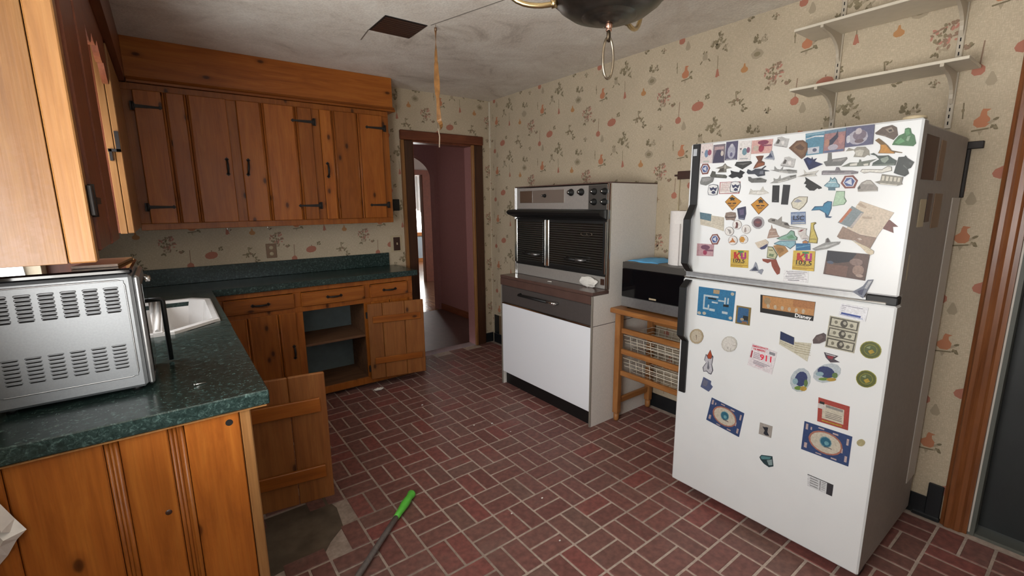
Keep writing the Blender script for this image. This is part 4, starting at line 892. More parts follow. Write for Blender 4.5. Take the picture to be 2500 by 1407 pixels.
MAGNETS = [
('postcard_magnet', 'pale pink postcard magnet with a blue blot, leftmost in the freezer top row',(.72,.62,.6), [(53,1704),(108,1702),(108,1619),(53,1621)], [((.2,.3,.45), [(90,1661),(89,1653),(85,1647),(81,1645),(76,1647),(73,1654),(71,1662),(73,1670),(76,1676),(81,1678),(85,1676),(89,1670)]),((.4,.1,.16), [(104,1665),(103,1658),(99,1654),(95,1652),(91,1654),(87,1659),(86,1665),(87,1672),(91,1677),(95,1678),(99,1676),(103,1672)]),((.5,.55,.5), [(67,1631),(95,1630),(95,1625),(67,1626)]),((.3,.25,.28), [(65,1669),(65,1667),(63,1666),(62,1665),(60,1666),(59,1667),(58,1669),(59,1671),(60,1672),(62,1672),(63,1672),(65,1670)])], []),
('postcard_magnet', 'purple grey postcard magnet with a dark hunched shape, second in the freezer top row',(.24,.19,.22), [(111,1695),(164,1695),(164,1617),(111,1618)], [((.07,.06,.12), [(127,1671),(141,1677),(151,1660),(162,1641),(162,1619),(113,1619),(117,1647)]),((.5,.35,.35), [(117,1686),(159,1685),(159,1673),(117,1673)]),((.62,.56,.5), [(159,1656),(158,1651),(156,1647),(153,1645),(149,1647),(147,1651),(146,1656),(147,1662),(149,1666),(152,1667),(156,1665),(158,1662)])], []),
('postcard_magnet', 'dark blue postcard magnet with a pale grey figure, third in the freezer top row',(.1,.09,.17), [(168,1701),(218,1701),(219,1625),(166,1626)], [((.42,.42,.5), [(210,1659),(208,1645),(202,1634),(193,1631),(184,1635),(178,1645),(176,1660),(178,1674),(185,1684),(193,1688),(202,1684),(208,1674)]),((.55,.53,.58), [(200,1684),(199,1681),(197,1678),(193,1677),(190,1678),(187,1681),(186,1684),(187,1688),(190,1691),(193,1692),(197,1691),(199,1688)]),((.5,.5,.52), [(172,1631),(214,1629),(214,1626),(172,1628)]),((.15,.14,.25), [(199,1648),(198,1644),(196,1640),(193,1639),(190,1640),(188,1644),(187,1648),(188,1653),(190,1656),(193,1657),(196,1656),(198,1653)])], []),
('postcard_magnet', 'pale cream postcard magnet with a teal and plum blot, fourth in the freezer top row',(.72,.68,.66), [(222,1699),(274,1697),(275,1618),(224,1619)], [((.18,.33,.4), [(259,1654),(258,1647),(254,1642),(249,1640),(244,1642),(240,1647),(239,1655),(240,1662),(244,1667),(249,1669),(254,1667),(258,1661)]),((.3,.13,.2), [(271,1659),(270,1653),(267,1649),(264,1648),(260,1649),(257,1654),(256,1660),(257,1666),(259,1670),(263,1671),(267,1670),(270,1665)]),((.2,.15,.15), [(237,1667),(236,1665),(234,1663),(232,1663),(230,1663),(229,1665),(228,1667),(229,1669),(230,1670),(232,1671),(234,1670),(236,1669)]),((.35,.38,.4), [(231,1629),(265,1628),(265,1625),(231,1626)])], []),
('flower_card_magnet', 'salmon card magnet with dark red blossoms near the freezer top',(.68,.4,.36), [(276,1695),(357,1693),(355,1640),(276,1643)], [((.3,.06,.12), [(342,1683),(339,1678),(332,1675),(321,1674),(310,1676),(302,1680),(299,1684),(302,1689),(310,1691),(321,1692),(332,1691),(340,1687)]),((.42,.05,.09), [(326,1661),(324,1654),(320,1648),(314,1647),(309,1649),(305,1654),(304,1662),(305,1669),(310,1674),(315,1676),(321,1674),(325,1668)]),((.3,.08,.14), [(317,1674),(354,1673),(354,1667),(317,1669)]),((.55,.47,.38), [(305,1663),(304,1658),(299,1654),(294,1653),(288,1654),(284,1658),(283,1664),(284,1669),(288,1673),(294,1674),(300,1672),(304,1668)])], []),
('bust_magnet', 'grey statue magnet beside the salmon flower card, upper of two alike',(.5,.49,.48), [(360,1669),(372,1686),(373,1697),(389,1698),(403,1690),(416,1687),(411,1655)], [((.12,.11,.1), [(369,1673),(376,1691),(384,1685),(380,1673)]),((.7,.68,.66), [(389,1680),(400,1683),(400,1667),(391,1667)]),((.2,.19,.18), [(363,1668),(409,1657),(410,1655),(362,1667)])], []),
('bust_magnet', 'grey statue magnet below the brown stone patch, lower of two alike',(.52,.51,.5), [(392,1591),(404,1608),(405,1619),(421,1621),(434,1613),(446,1610),(442,1578)], [((.12,.11,.1), [(401,1595),(408,1612),(415,1607),(412,1595)]),((.72,.7,.68), [(420,1602),(431,1606),(432,1589),(422,1590)]),((.2,.19,.18), [(395,1590),(440,1580),(441,1578),(394,1588)])], []),
('patch_magnet', 'brown arrowhead shaped relief magnet near the top middle of the freezer',(.2,.1,.055), [(419,1652),(444,1676),(465,1676),(482,1663),(485,1640),(478,1617),(467,1608)], [((.27,.15,.08), [(430,1651),(448,1669),(465,1669),(477,1659),(480,1641),(474,1625),(466,1618)]),((.14,.07,.04), [(441,1653),(458,1663),(475,1647),(467,1639),(451,1645)])], []),
('tower_magnet', 'small blue grey pointed magnet under the salmon flower card',(.35,.38,.45), [(329,1620),(346,1631),(354,1649),(359,1647),(369,1617),(367,1611)], [((.08,.1,.18), [(335,1623),(348,1632),(352,1640),(363,1622)]),((.7,.7,.68), [(329,1619),(366,1614),(366,1612),(331,1617)])], []),
('bird_magnet', 'rust brown bird shaped magnet left of the small pointed magnet',(.2,.06,.025), [(296,1632),(313,1633),(327,1632),(320,1613),(333,1606),(333,1595),(290,1583),(296,1597),(307,1614)], [((.42,.13,.05), [(308,1604),(331,1604),(332,1596),(297,1587)])], []),
('hexagon_patch_magnet', 'small red rimmed hexagon magnet with blue centre at the freezer left edge',(.28,.08,.06), [(55,1597),(65,1619),(90,1618),(102,1599),(93,1574),(67,1573)], [((.7,.7,.72), [(61,1597),(69,1613),(87,1613),(96,1598),(89,1580),(70,1579)]),((.08,.13,.36), [(64,1597),(70,1610),(86,1610),(93,1598),(88,1583),(72,1582)]),((.6,.62,.7), [(67,1597),(84,1608),(86,1586)])], []),
('jet_magnet', 'brown camouflage jet magnet above the plain grey green jet',(.28,.26,.22), [(126,1596),(158,1604),(169,1614),(178,1603),(201,1593),(176,1590),(177,1576),(137,1577),(148,1592)], [((.1,.08,.06), [(148,1592),(165,1596),(166,1580),(143,1580)]),((.5,.47,.4), [(166,1601),(172,1609),(176,1592),(168,1590)])], []),
('jet_magnet', 'black wedge shaped stealth jet magnet under the fourth postcard',(.045,.045,.04), [(211,1602),(218,1616),(277,1615),(283,1606),(245,1584)], [((.16,.16,.15), [(219,1608),(279,1610),(247,1601)])], []),
('jet_magnet', 'navy blue jet magnet under the ocean picture',(.015,.025,.11), [(474,1606),(486,1613),(500,1606),(502,1613),(506,1603),(518,1607),(512,1596),(540,1584),(496,1566)], [((.03,.05,.2), [(483,1605),(503,1599),(496,1583)])], []),
('jet_magnet', 'dark olive jet magnet left of the black propeller plane',(.11,.11,.09), [(104,1564),(113,1586),(128,1581),(129,1571),(173,1566),(182,1559),(179,1551),(112,1558)], [((.2,.2,.17), [(135,1567),(167,1564),(165,1558),(135,1561)])], []),
('plane_magnet', 'solid black aircraft silhouette magnet on the left of the freezer',(.015,.015,.015), [(187,1560),(200,1568),(195,1583),(211,1577),(233,1573),(237,1582),(257,1571),(247,1562),(249,1554),(238,1547),(226,1555),(205,1550)], [], []),
('helicopter_magnet', 'dark blue helicopter magnet right of the black aircraft',(.055,.065,.09), [(265,1571),(269,1583),(285,1575),(300,1583),(323,1582),(337,1592),(341,1590),(328,1579),(354,1572),(355,1570),(336,1570),(339,1555),(313,1551),(299,1562),(272,1563)], [((.2,.22,.27), [(319,1573),(331,1574),(333,1560),(317,1561)])], []),
('jet_magnet', 'grey twin tailed jet magnet, upper of the pair below the statue magnet',(.33,.33,.32), [(355,1575),(372,1574),(372,1588),(382,1577),(394,1574),(404,1585),(403,1573),(426,1574),(454,1568),(455,1557),(428,1557),(385,1566)], [((.12,.12,.11), [(417,1572),(452,1566),(452,1563),(420,1567)]),((.6,.58,.55), [(390,1569),(423,1563),(423,1561),(392,1566)])], []),
('jet_magnet', 'grey twin tailed jet magnet climbing right, lower of the pair below the statue magnet',(.36,.36,.34), [(360,1523),(374,1531),(372,1543),(382,1538),(390,1540),(396,1553),(399,1539),(433,1550),(453,1552),(454,1540),(426,1531),(389,1523)], [((.12,.12,.11), [(431,1546),(451,1550),(451,1546),(434,1542)]),((.62,.6,.56), [(389,1528),(425,1536),(425,1533),(391,1525)])], []),
('jet_magnet', 'white and grey propeller aircraft magnet below the navy jet',(.58,.56,.52), [(456,1543),(482,1552),(479,1568),(488,1556),(529,1563),(518,1550),(525,1543),(485,1542)], [((.15,.14,.12), [(465,1544),(484,1550),(520,1552),(485,1546)])], []),
('helmet_magnet', 'grey oval helmet like magnet below the red rimmed hexagon',(.24,.24,.23), [(59,1539),(66,1561),(100,1562),(124,1556),(119,1539),(88,1524),(62,1530)], [((.36,.36,.35), [(68,1555),(97,1558),(113,1553),(101,1542),(71,1541)])], []),
('jet_magnet', 'dark grey jet magnet under the helicopter',(.18,.18,.17), [(273,1553),(283,1551),(288,1545),(321,1547),(347,1537),(344,1527),(289,1528),(276,1537)], [((.08,.08,.08), [(309,1544),(326,1543),(327,1539),(309,1539)])], []),
('bomber_magnet', 'black bat winged bomber magnet left of the pale blue magnet',(.018,.018,.015), [(485,1541),(542,1503),(545,1498),(535,1495),(530,1499),(520,1490),(505,1491),(496,1500),(489,1505),(492,1514),(483,1517),(489,1528)], [], []),
('card_magnet', 'red bordered card magnet with small print tucked under a white shield',(.5,.06,.06), [(152,1536),(241,1535),(240,1486),(152,1486)], [((.76,.7,.67), [(155,1534),(239,1533),(237,1489),(155,1488)]),((.55,.33,.3), [(159,1528),(197,1528),(197,1526),(159,1526)]),((.55,.33,.3), [(159,1521),(193,1521),(193,1519),(159,1519)]),((.55,.33,.3), [(159,1514),(197,1514),(197,1512),(159,1512)]),((.55,.33,.3), [(159,1507),(193,1507),(193,1505),(159,1505)]),((.55,.33,.3), [(159,1500),(197,1500),(197,1498),(159,1498)])], []),
('shield_magnet', 'white shield magnet with a dark eagle, left of the red bordered card',(.08,.09,.13), [(103,1526),(123,1529),(144,1524),(148,1505),(144,1483),(124,1480),(103,1483),(99,1498)], [((.76,.76,.75), [(105,1524),(123,1527),(142,1522),(146,1505),(142,1485),(124,1482),(105,1485),(101,1499)]),((.05,.06,.14), [(106,1516),(116,1512),(124,1517),(132,1511),(143,1515),(139,1500),(134,1497),(138,1489),(126,1486),(117,1491),(121,1499),(112,1502)]),((.76,.76,.75), [(116,1499),(126,1506),(134,1499),(131,1498),(126,1501),(120,1498)])], []),
('shield_magnet', 'white shield magnet with a dark eagle, lying on the red bordered card',(.08,.09,.13), [(202,1534),(221,1537),(240,1532),(244,1514),(241,1493),(222,1490),(202,1493),(198,1508)], [((.76,.76,.75), [(204,1532),(221,1535),(238,1531),(242,1514),(239,1495),(222,1492),(204,1495),(201,1508)]),((.05,.06,.14), [(205,1525),(214,1520),(222,1525),(229,1520),(240,1523),(235,1509),(231,1507),(235,1499),(224,1496),(215,1500),(219,1508),(210,1511)]),((.76,.76,.75), [(215,1508),(223,1515),(231,1508),(228,1507),(223,1510),(218,1507)])], []),
('plane_magnet', 'white outlined airliner magnet left of the two black strips',(.62,.6,.55), [(280,1482),(286,1504),(295,1497),(325,1497),(334,1512),(340,1499),(361,1485),(324,1478)], [((.72,.7,.66), [(286,1488),(326,1492),(354,1486),(321,1482)])], []),
('strip_magnet', 'short black strip magnet, left of the pair',(.02,.02,.02), [(371,1515),(397,1514),(400,1448),(374,1449)], [((.2,.2,.2), [(383,1456),(392,1456),(392,1454),(383,1454)])], []),
('strip_magnet', 'taller black strip magnet, right of the pair',(.025,.025,.028), [(410,1516),(436,1514),(434,1439),(409,1440)], [], []),
('road_sign_magnet', 'orange diamond road sign magnet, upper left of the pair',(.2,.09,.015), [(210,1482),(252,1453),(217,1415),(181,1452)], [((.8,.36,.03), [(210,1480),(250,1453),(217,1418),(184,1452)]),((.02,.015,.01), [(198,1467),(209,1471),(211,1474),(215,1470),(226,1466),(220,1461),(225,1456),(215,1459),(203,1456),(206,1462)]),((.1,.04,.01), [(194,1448),(210,1448),(210,1443),(194,1443)]),((.1,.04,.01), [(214,1448),(230,1448),(231,1443),(215,1443)]),((.1,.04,.01), [(199,1439),(225,1439),(225,1437),(199,1437)]),((.1,.04,.01), [(204,1434),(221,1434),(221,1432),(204,1432)])], []),
('road_sign_magnet', 'orange diamond road sign magnet, lower right of the pair',(.2,.09,.015), [(329,1471),(363,1439),(327,1400),(292,1440)], [((.8,.36,.03), [(329,1468),(360,1439),(327,1403),(295,1440)]),((.02,.015,.01), [(318,1456),(328,1460),(329,1463),(334,1459),(343,1455),(338,1451),(343,1445),(333,1448),(323,1445),(325,1451)]),((.1,.04,.01), [(314,1438),(329,1438),(329,1433),(315,1433)]),((.1,.04,.01), [(333,1438),(347,1438),(348,1433),(333,1433)]),((.1,.04,.01), [(319,1429),(343,1429),(343,1427),(319,1427)]),((.1,.04,.01), [(323,1425),(339,1425),(339,1423),(323,1423)])], []),
('flag_magnet', 'faded waving flag magnet on the freezer door',(.66,.6,.48), [(67,1407),(123,1399),(126,1393),(182,1386),(185,1326),(133,1341),(74,1351)], [((.13,.24,.3), [(67,1407),(123,1399),(123,1368),(71,1377)]),((.5,.44,.35), [(127,1388),(182,1377),(182,1376),(127,1387)]),((.5,.44,.35), [(127,1381),(183,1371),(183,1369),(127,1380)]),((.5,.44,.35), [(128,1374),(183,1364),(183,1362),(128,1373)]),((.5,.44,.35), [(128,1367),(184,1357),(184,1355),(128,1366)]),((.5,.44,.35), [(129,1360),(184,1350),(184,1348),(129,1359)]),((.5,.44,.35), [(75,1365),(123,1356),(123,1355),(76,1364)]),((.5,.44,.35), [(76,1360),(123,1350),(123,1349),(76,1358)])], []),
('badge_magnet', 'brown ornate badge magnet under the left road sign magnet',(.33,.24,.19), [(189,1406),(210,1410),(231,1407),(235,1390),(228,1372),(213,1376),(192,1374),(185,1389)], [((.55,.48,.4), [(197,1392),(226,1394),(226,1390),(197,1388)]),((.15,.1,.08), [(188,1389),(233,1391),(234,1385),(188,1383)])], []),
('poster_magnet', 'dark blue poster cutout magnet beside the brown badge',(.06,.06,.13), [(236,1424),(254,1429),(272,1433),(276,1402),(271,1377),(247,1379)], [((.16,.13,.24), [(247,1418),(265,1421),(268,1399),(251,1396)]),((.3,.33,.42), [(248,1385),(269,1384),(269,1380),(249,1381)])], []),
('button_magnet', 'white round button magnet with a dark red mark, topmost of the cluster',(.4,.37,.35), [(262,1357),(260,1349),(256,1342),(248,1337),(239,1337),(230,1341),(224,1347),(222,1356),(223,1365),(228,1372),(236,1376),(245,1376),(253,1372),(259,1365)], [((.76,.73,.7), [(260,1357),(259,1349),(254,1343),(247,1339),(239,1339),(232,1342),(226,1348),(224,1356),(225,1364),(229,1370),(236,1374),(244,1374),(252,1371),(257,1365)]),((.2,.07,.06), [(235,1365),(242,1368),(247,1359),(246,1343),(234,1341),(238,1354)])], []),
('button_magnet', 'white round button magnet with a grey mark, leftmost of the cluster',(.4,.37,.35), [(231,1328),(229,1319),(224,1312),(217,1308),(208,1308),(199,1311),(193,1318),(190,1326),(192,1335),(197,1342),(205,1346),(214,1346),(222,1343),(228,1336)], [((.76,.73,.7), [(229,1328),(227,1320),(223,1314),(216,1310),(208,1310),(200,1313),(195,1319),(192,1326),(194,1334),(198,1340),(205,1344),(213,1344),(221,1341),(226,1335)]),((.4,.38,.36), [(199,1338),(216,1333),(221,1320),(212,1315),(208,1327)])], []),
('button_magnet', 'white round button magnet with a thin grey mark, rightmost of the cluster',(.4,.37,.35), [(301,1339),(300,1331),(295,1324),(287,1319),(279,1319),(271,1323),(265,1329),(262,1337),(263,1346),(268,1353),(276,1357),(284,1357),(292,1354),(298,1347)], [((.76,.73,.7), [(299,1339),(298,1331),(294,1325),(287,1321),(279,1321),(272,1324),(266,1330),(264,1338),(265,1345),(269,1352),(276,1355),(284,1355),(291,1352),(297,1346)]),((.4,.33,.3), [(275,1346),(281,1345),(284,1330),(279,1324),(274,1327)])], []),
('button_magnet', 'white round button magnet with an orange bird mark, bottom left of the cluster',(.4,.37,.35), [(250,1290),(249,1282),(244,1274),(236,1270),(227,1269),(218,1273),(212,1279),(209,1288),(211,1297),(216,1304),(224,1308),(233,1309),(241,1305),(247,1299)], [((.76,.73,.7), [(248,1290),(247,1282),(242,1276),(235,1272),(227,1271),(219,1274),(214,1280),(211,1288),(213,1296),(217,1303),(224,1306),(232,1307),(240,1304),(246,1298)]),((.7,.25,.06), [(212,1278),(224,1290),(227,1302),(234,1291),(244,1280),(231,1281)])], []),
('button_magnet', 'white round button magnet with a yellow orange mark, bottom right of the cluster',(.4,.37,.35), [(293,1297),(292,1289),(287,1282),(280,1278),(271,1277),(263,1280),(257,1287),(255,1295),(256,1303),(261,1310),(268,1314),(277,1315),(284,1311),(290,1305)], [((.76,.73,.7), [(291,1297),(290,1289),(286,1283),(279,1279),(271,1279),(264,1282),(259,1288),(257,1295),(258,1303),(262,1309),(269,1312),(276,1313),(283,1310),(289,1304)]),((.75,.36,.05), [(257,1295),(262,1307),(273,1307),(281,1296),(275,1283),(262,1284)])], []),
('medallion_magnet', 'grey rimmed round magnet with a dark maroon centre',(.42,.41,.42), [(352,1368),(351,1357),(344,1348),(335,1342),(323,1342),(313,1347),(305,1355),(301,1367),(303,1378),(309,1387),(319,1392),(330,1392),(341,1388),(349,1379)], [((.17,.08,.1), [(344,1367),(343,1359),(339,1353),(332,1349),(325,1349),(317,1352),(312,1358),(309,1366),(310,1374),(315,1380),(322,1384),(329,1384),(337,1381),(342,1375)]),((.3,.1,.1), [(337,1369),(337,1367),(334,1365),(330,1364),(325,1364),(320,1365),(317,1366),(316,1368),(317,1370),(320,1372),(324,1373),(329,1373),(333,1373),(336,1371)])], []),
('ship_magnet', 'long grey warship magnet slanting down to the lettered blue card',(.33,.31,.28), [(365,1379),(376,1387),(392,1384),(402,1380),(416,1394),(418,1375),(435,1371),(449,1358),(510,1350),(510,1345),(440,1347),(367,1371)], [((.08,.07,.06), [(378,1381),(392,1382),(393,1374),(383,1374)]),((.08,.07,.06), [(426,1367),(440,1370),(447,1358),(431,1361)]),((.72,.7,.66), [(449,1354),(508,1348),(507,1346),(449,1350)])], []),
('letter_card_magnet', 'blue grey card magnet lettered LSC',(.17,.24,.42), [(448,1410),(499,1413),(504,1365),(453,1360)], [((.35,.42,.55), [(450,1405),(499,1408),(500,1399),(451,1395)]),((.25,.34,.5), [(471,1412),(479,1412),(481,1392),(473,1392)]),((.6,.6,.55), [(457,1371),(501,1374),(501,1371),(458,1368)]),((.62,.6,.52), [(453,1364),(504,1368),(504,1365),(453,1360)])], [('LSC',(.02,.02,.03),(458,1381), 17)]),
('state_magnet', 'narrow yellow state shaped magnet right of the lettered card',(.18,.14,.03), [(521,1372),(535,1375),(540,1371),(532,1363),(534,1351),(541,1336),(550,1314),(550,1296),(520,1297),(521,1320),(522,1350)], [((.7,.56,.14), [(522,1371),(534,1373),(530,1364),(532,1350),(539,1335),(548,1314),(547,1299),(522,1299),(524,1320),(524,1350)]),((.2,.17,.05), [(523,1312),(546,1313),(546,1311),(523,1310)])], []),
('dome_magnet', 'pinkish brown domed building magnet below the warship',(.44,.3,.24), [(369,1305),(372,1323),(375,1339),(380,1345),(381,1361),(386,1346),(398,1345),(408,1322),(416,1314)], [((.62,.5,.42), [(374,1316),(408,1321),(408,1317),(374,1313)]),((.62,.5,.42), [(377,1335),(397,1337),(398,1334),(377,1332)])], []),
('state_magnet', 'green mountain shaped state magnet above the pale blue one',(.1,.16,.12), [(404,1306),(423,1317),(442,1326),(455,1342),(467,1338),(471,1322),(481,1315),(480,1304),(424,1302)], [((.28,.48,.38), [(410,1306),(424,1315),(443,1324),(456,1339),(466,1336),(469,1322),(478,1315),(477,1306),(424,1304)]),((.15,.35,.2), [(443,1316),(461,1325),(472,1312),(448,1308)])], []),
('state_magnet', 'pale blue state magnet under the green mountain one',(.1,.18,.22), [(397,1287),(417,1299),(475,1302),(477,1287),(459,1268),(441,1279),(398,1283)], [((.3,.52,.6), [(402,1288),(418,1296),(473,1300),(474,1288),(459,1272),(442,1281),(401,1285)])], []),
('state_magnet', 'orange brown state magnet right of the cream green one',(.52,.28,.1), [(395,1277),(409,1282),(439,1278),(453,1259),(423,1232),(412,1250)], [((.38,.2,.06), [(407,1271),(432,1270),(438,1260),(422,1248)])], []),
('state_magnet', 'cream green state magnet above the red peninsula shaped one',(.15,.17,.08), [(375,1273),(394,1273),(415,1242),(409,1223),(375,1227)], [((.58,.57,.36), [(377,1271),(393,1270),(412,1242),(407,1226),(377,1230)]),((.2,.28,.15), [(384,1245),(402,1244),(400,1233),(382,1234)]),((.25,.24,.1), [(380,1261),(395,1261),(397,1257),(380,1257)])], []),
('state_magnet', 'rust red peninsula shaped state magnet',(.36,.085,.05), [(357,1221),(411,1223),(419,1205),(429,1187),(429,1168),(420,1162),(408,1177),(397,1195),(392,1213),(380,1205),(360,1212)], [], []),
('crab_magnet', 'pale state magnet with a dark red mark above the blue card',(.62,.58,.55), [(479,1343),(508,1350),(509,1327),(518,1320),(517,1307),(496,1308),(490,1318),(482,1328)], [((.25,.04,.05), [(482,1336),(492,1345),(502,1347),(493,1338)]),((.4,.37,.36), [(500,1314),(514,1316),(515,1311),(499,1310)])], []),
('sunset_magnet', 'small blue card magnet with an orange sun on its top edge',(.04,.2,.42), [(478,1292),(501,1293),(500,1301),(509,1307),(519,1302),(519,1294),(527,1295),(530,1270),(480,1265)], [((.6,.25,.08), [(501,1294),(501,1300),(509,1305),(518,1301),(519,1295)]),((.15,.4,.6), [(481,1278),(527,1290),(527,1287),(482,1274)])], []),
('hexagon_patch_magnet', 'dark rimmed hexagon magnet with blue centre, lower left of the freezer door',(.28,.08,.06), [(123,1289),(134,1310),(157,1313),(171,1293),(161,1267),(136,1265)], [((.7,.7,.72), [(129,1289),(137,1305),(155,1307),(165,1292),(157,1273),(139,1271)]),((.08,.13,.36), [(132,1289),(139,1302),(153,1304),(162,1292),(156,1276),(140,1274)]),((.6,.62,.7), [(135,1289),(152,1301),(154,1279)])], []),
('flower_card_magnet', 'dusty pink card magnet with plum blossoms at the lower left of the freezer',(.55,.33,.36), [(64,1266),(145,1266),(145,1213),(65,1209)], [((.22,.08,.14), [(128,1251),(125,1246),(117,1241),(106,1240),(94,1241),(86,1245),(83,1250),(86,1256),(94,1260),(105,1262),(117,1260),(125,1256)]),((.45,.05,.12), [(115,1228),(114,1222),(111,1218),(106,1216),(101,1218),(97,1221),(96,1227),(97,1233),(101,1237),(106,1238),(110,1237),(114,1233)]),((.26,.1,.16), [(106,1241),(144,1242),(144,1235),(106,1234)])], []),
('radio_card_magnet', 'yellow radio station card magnet 103.5, left of the pair',(.8,.56,.09), [(223,1248),(299,1251),(303,1177),(227,1174)], [((.05,.3,.12), [(255,1246),(278,1247),(279,1240),(256,1239)]),((.05,.3,.12), [(263,1242),(271,1243),(272,1225),(264,1225)]),((.55,.3,.03), [(228,1185),(301,1188),(301,1185),(228,1182)]),((.55,.34,.04), [(228,1180),(281,1182),(281,1180),(229,1178)]),((.3,.18,.03), [(235,1194),(284,1196),(284,1194),(236,1192)]),((.65,.04,.03), [(237,1240),(248,1240),(250,1212),(239,1212)]),((.65,.04,.03), [(247,1227),(260,1241),(266,1237),(252,1223)]),((.65,.04,.03), [(246,1226),(252,1230),(265,1208),(258,1205)]),((.55,.03,.25), [(268,1238),(276,1238),(277,1218),(269,1218)]),((.55,.03,.25), [(269,1220),(290,1221),(291,1214),(270,1213)]),((.55,.03,.25), [(283,1242),(290,1242),(292,1218),(284,1218)])], [('103.5',(.03,.02,.01),(234,1197), 15)]),
('radio_card_magnet', 'yellow radio station card magnet 103.5, right of the pair',(.8,.56,.09), [(472,1264),(547,1267),(550,1191),(474,1190)], [((.05,.3,.12), [(504,1262),(526,1263),(527,1256),(504,1255)]),((.05,.3,.12), [(512,1258),(519,1259),(520,1241),(512,1240)]),((.55,.3,.03), [(475,1200),(548,1202),(548,1199),(475,1197)]),((.55,.34,.04), [(475,1195),(527,1196),(527,1195),(476,1193)]),((.3,.18,.03), [(483,1209),(531,1211),(531,1208),(483,1207)]),((.65,.04,.03), [(486,1256),(497,1256),(498,1228),(487,1227)]),((.65,.04,.03), [(496,1243),(509,1257),(514,1252),(500,1238)]),((.65,.04,.03), [(494,1241),(500,1246),(513,1224),(505,1221)]),((.55,.03,.25), [(516,1254),(524,1254),(525,1233),(517,1233)]),((.55,.03,.25), [(517,1236),(538,1237),(538,1229),(517,1228)]),((.55,.03,.25), [(531,1258),(538,1258),(539,1234),(532,1233)])], [('103.5',(.03,.02,.01),(481,1212), 17)]),
('mitt_magnet', 'cream rounded magnet with a blue bottom edge',(.68,.58,.46), [(323,1285),(363,1301),(376,1291),(373,1274),(364,1262),(351,1259),(337,1266)], [((.07,.08,.2), [(343,1264),(373,1284),(373,1273),(364,1262),(351,1259)])], []),
('tower_magnet', 'small grey blue pointed magnet at the freezer bottom edge',(.32,.34,.4), [(309,1166),(324,1182),(331,1206),(337,1200),(346,1173),(361,1180),(366,1175),(359,1156),(349,1162)], [((.07,.08,.14), [(318,1168),(327,1181),(333,1188),(345,1171)]),((.7,.7,.68), [(311,1166),(346,1168),(346,1164),(313,1163)])], []),
('note_magnet', 'white slip of printed text under the right yellow card',(.74,.73,.74), [(445,1184),(531,1188),(533,1144),(444,1138)], [((.3,.29,.32), [(452,1181),(527,1185),(527,1183),(452,1179)]),((.3,.29,.32), [(457,1175),(519,1178),(519,1176),(457,1172)]),((.3,.29,.32), [(461,1168),(510,1171),(511,1169),(461,1166)]),((.3,.29,.32), [(452,1161),(519,1165),(519,1163),(452,1159)]),((.3,.29,.32), [(456,1154),(528,1159),(528,1157),(456,1152)]),((.3,.29,.32), [(461,1148),(502,1151),(503,1148),(461,1145)])], []),
('state_magnet', 'deep blue state magnet near the freezer middle right',(.03,.1,.2), [(517,1417),(528,1433),(554,1434),(557,1444),(568,1452),(582,1450),(583,1425),(576,1397),(588,1396),(582,1391),(568,1392),(563,1409),(545,1419)], [((.05,.28,.48), [(522,1419),(531,1430),(556,1431),(559,1441),(569,1449),(580,1448),(581,1425),(574,1400),(566,1409),(546,1422)])], []),
('state_magnet', 'pale green pair of states magnet above the deep blue one',(.2,.3,.2), [(592,1487),(618,1486),(619,1465),(627,1451),(621,1439),(585,1433)], [((.45,.62,.45), [(593,1484),(617,1484),(618,1462),(624,1451),(619,1441),(587,1435)])], []),
('leaf_magnet', 'ragged dark red leaf magnet behind the cream papers',(.22,.075,.06), [(741,1382),(756,1388),(781,1366),(767,1365),(771,1345),(748,1355),(742,1357)], [], []),
('paper_note', 'large cream paper note pinned slanted on the freezer',(.66,.55,.43), [(658,1435),(667,1451),(765,1412),(726,1327),(677,1336),(637,1356),(646,1380)], [((.52,.42,.32), [(679,1399),(708,1397),(706,1389),(680,1391)]),((.5,.4,.3), [(660,1438),(670,1446),(689,1430),(685,1425)])], []),
('postcard_magnet', 'slanted postcard with an orange strip over the cream paper note',(.25,.3,.32), [(645,1434),(682,1411),(653,1357),(608,1375)], [((.6,.2,.1), [(640,1427),(648,1422),(619,1375),(611,1377)]),((.5,.45,.42), [(675,1411),(681,1409),(654,1359),(647,1361)])], []),
('envelope_note', 'brown paper strip hanging below the cream paper note',(.36,.25,.19), [(625,1362),(678,1335),(727,1327),(713,1288),(666,1314),(620,1318),(611,1325)], [((.6,.5,.42), [(672,1322),(681,1324),(688,1318),(680,1316)])], []),
('paper_curl', 'cream curled paper end at the bottom of the brown strip',(.68,.58,.42), [(657,1315),(704,1295),(725,1281),(725,1272),(716,1266),(704,1274),(687,1292)], [], []),
('ship_magnet', 'grey surfboard shaped warship magnet above the dark photo',(.32,.32,.31), [(535,1275),(576,1301),(577,1315),(583,1319),(593,1304),(624,1308),(620,1298),(586,1279),(547,1269)], [((.5,.5,.49), [(544,1276),(580,1292),(617,1304),(583,1284)]),((.12,.1,.1), [(580,1315),(584,1318),(591,1304),(580,1302)])], []),
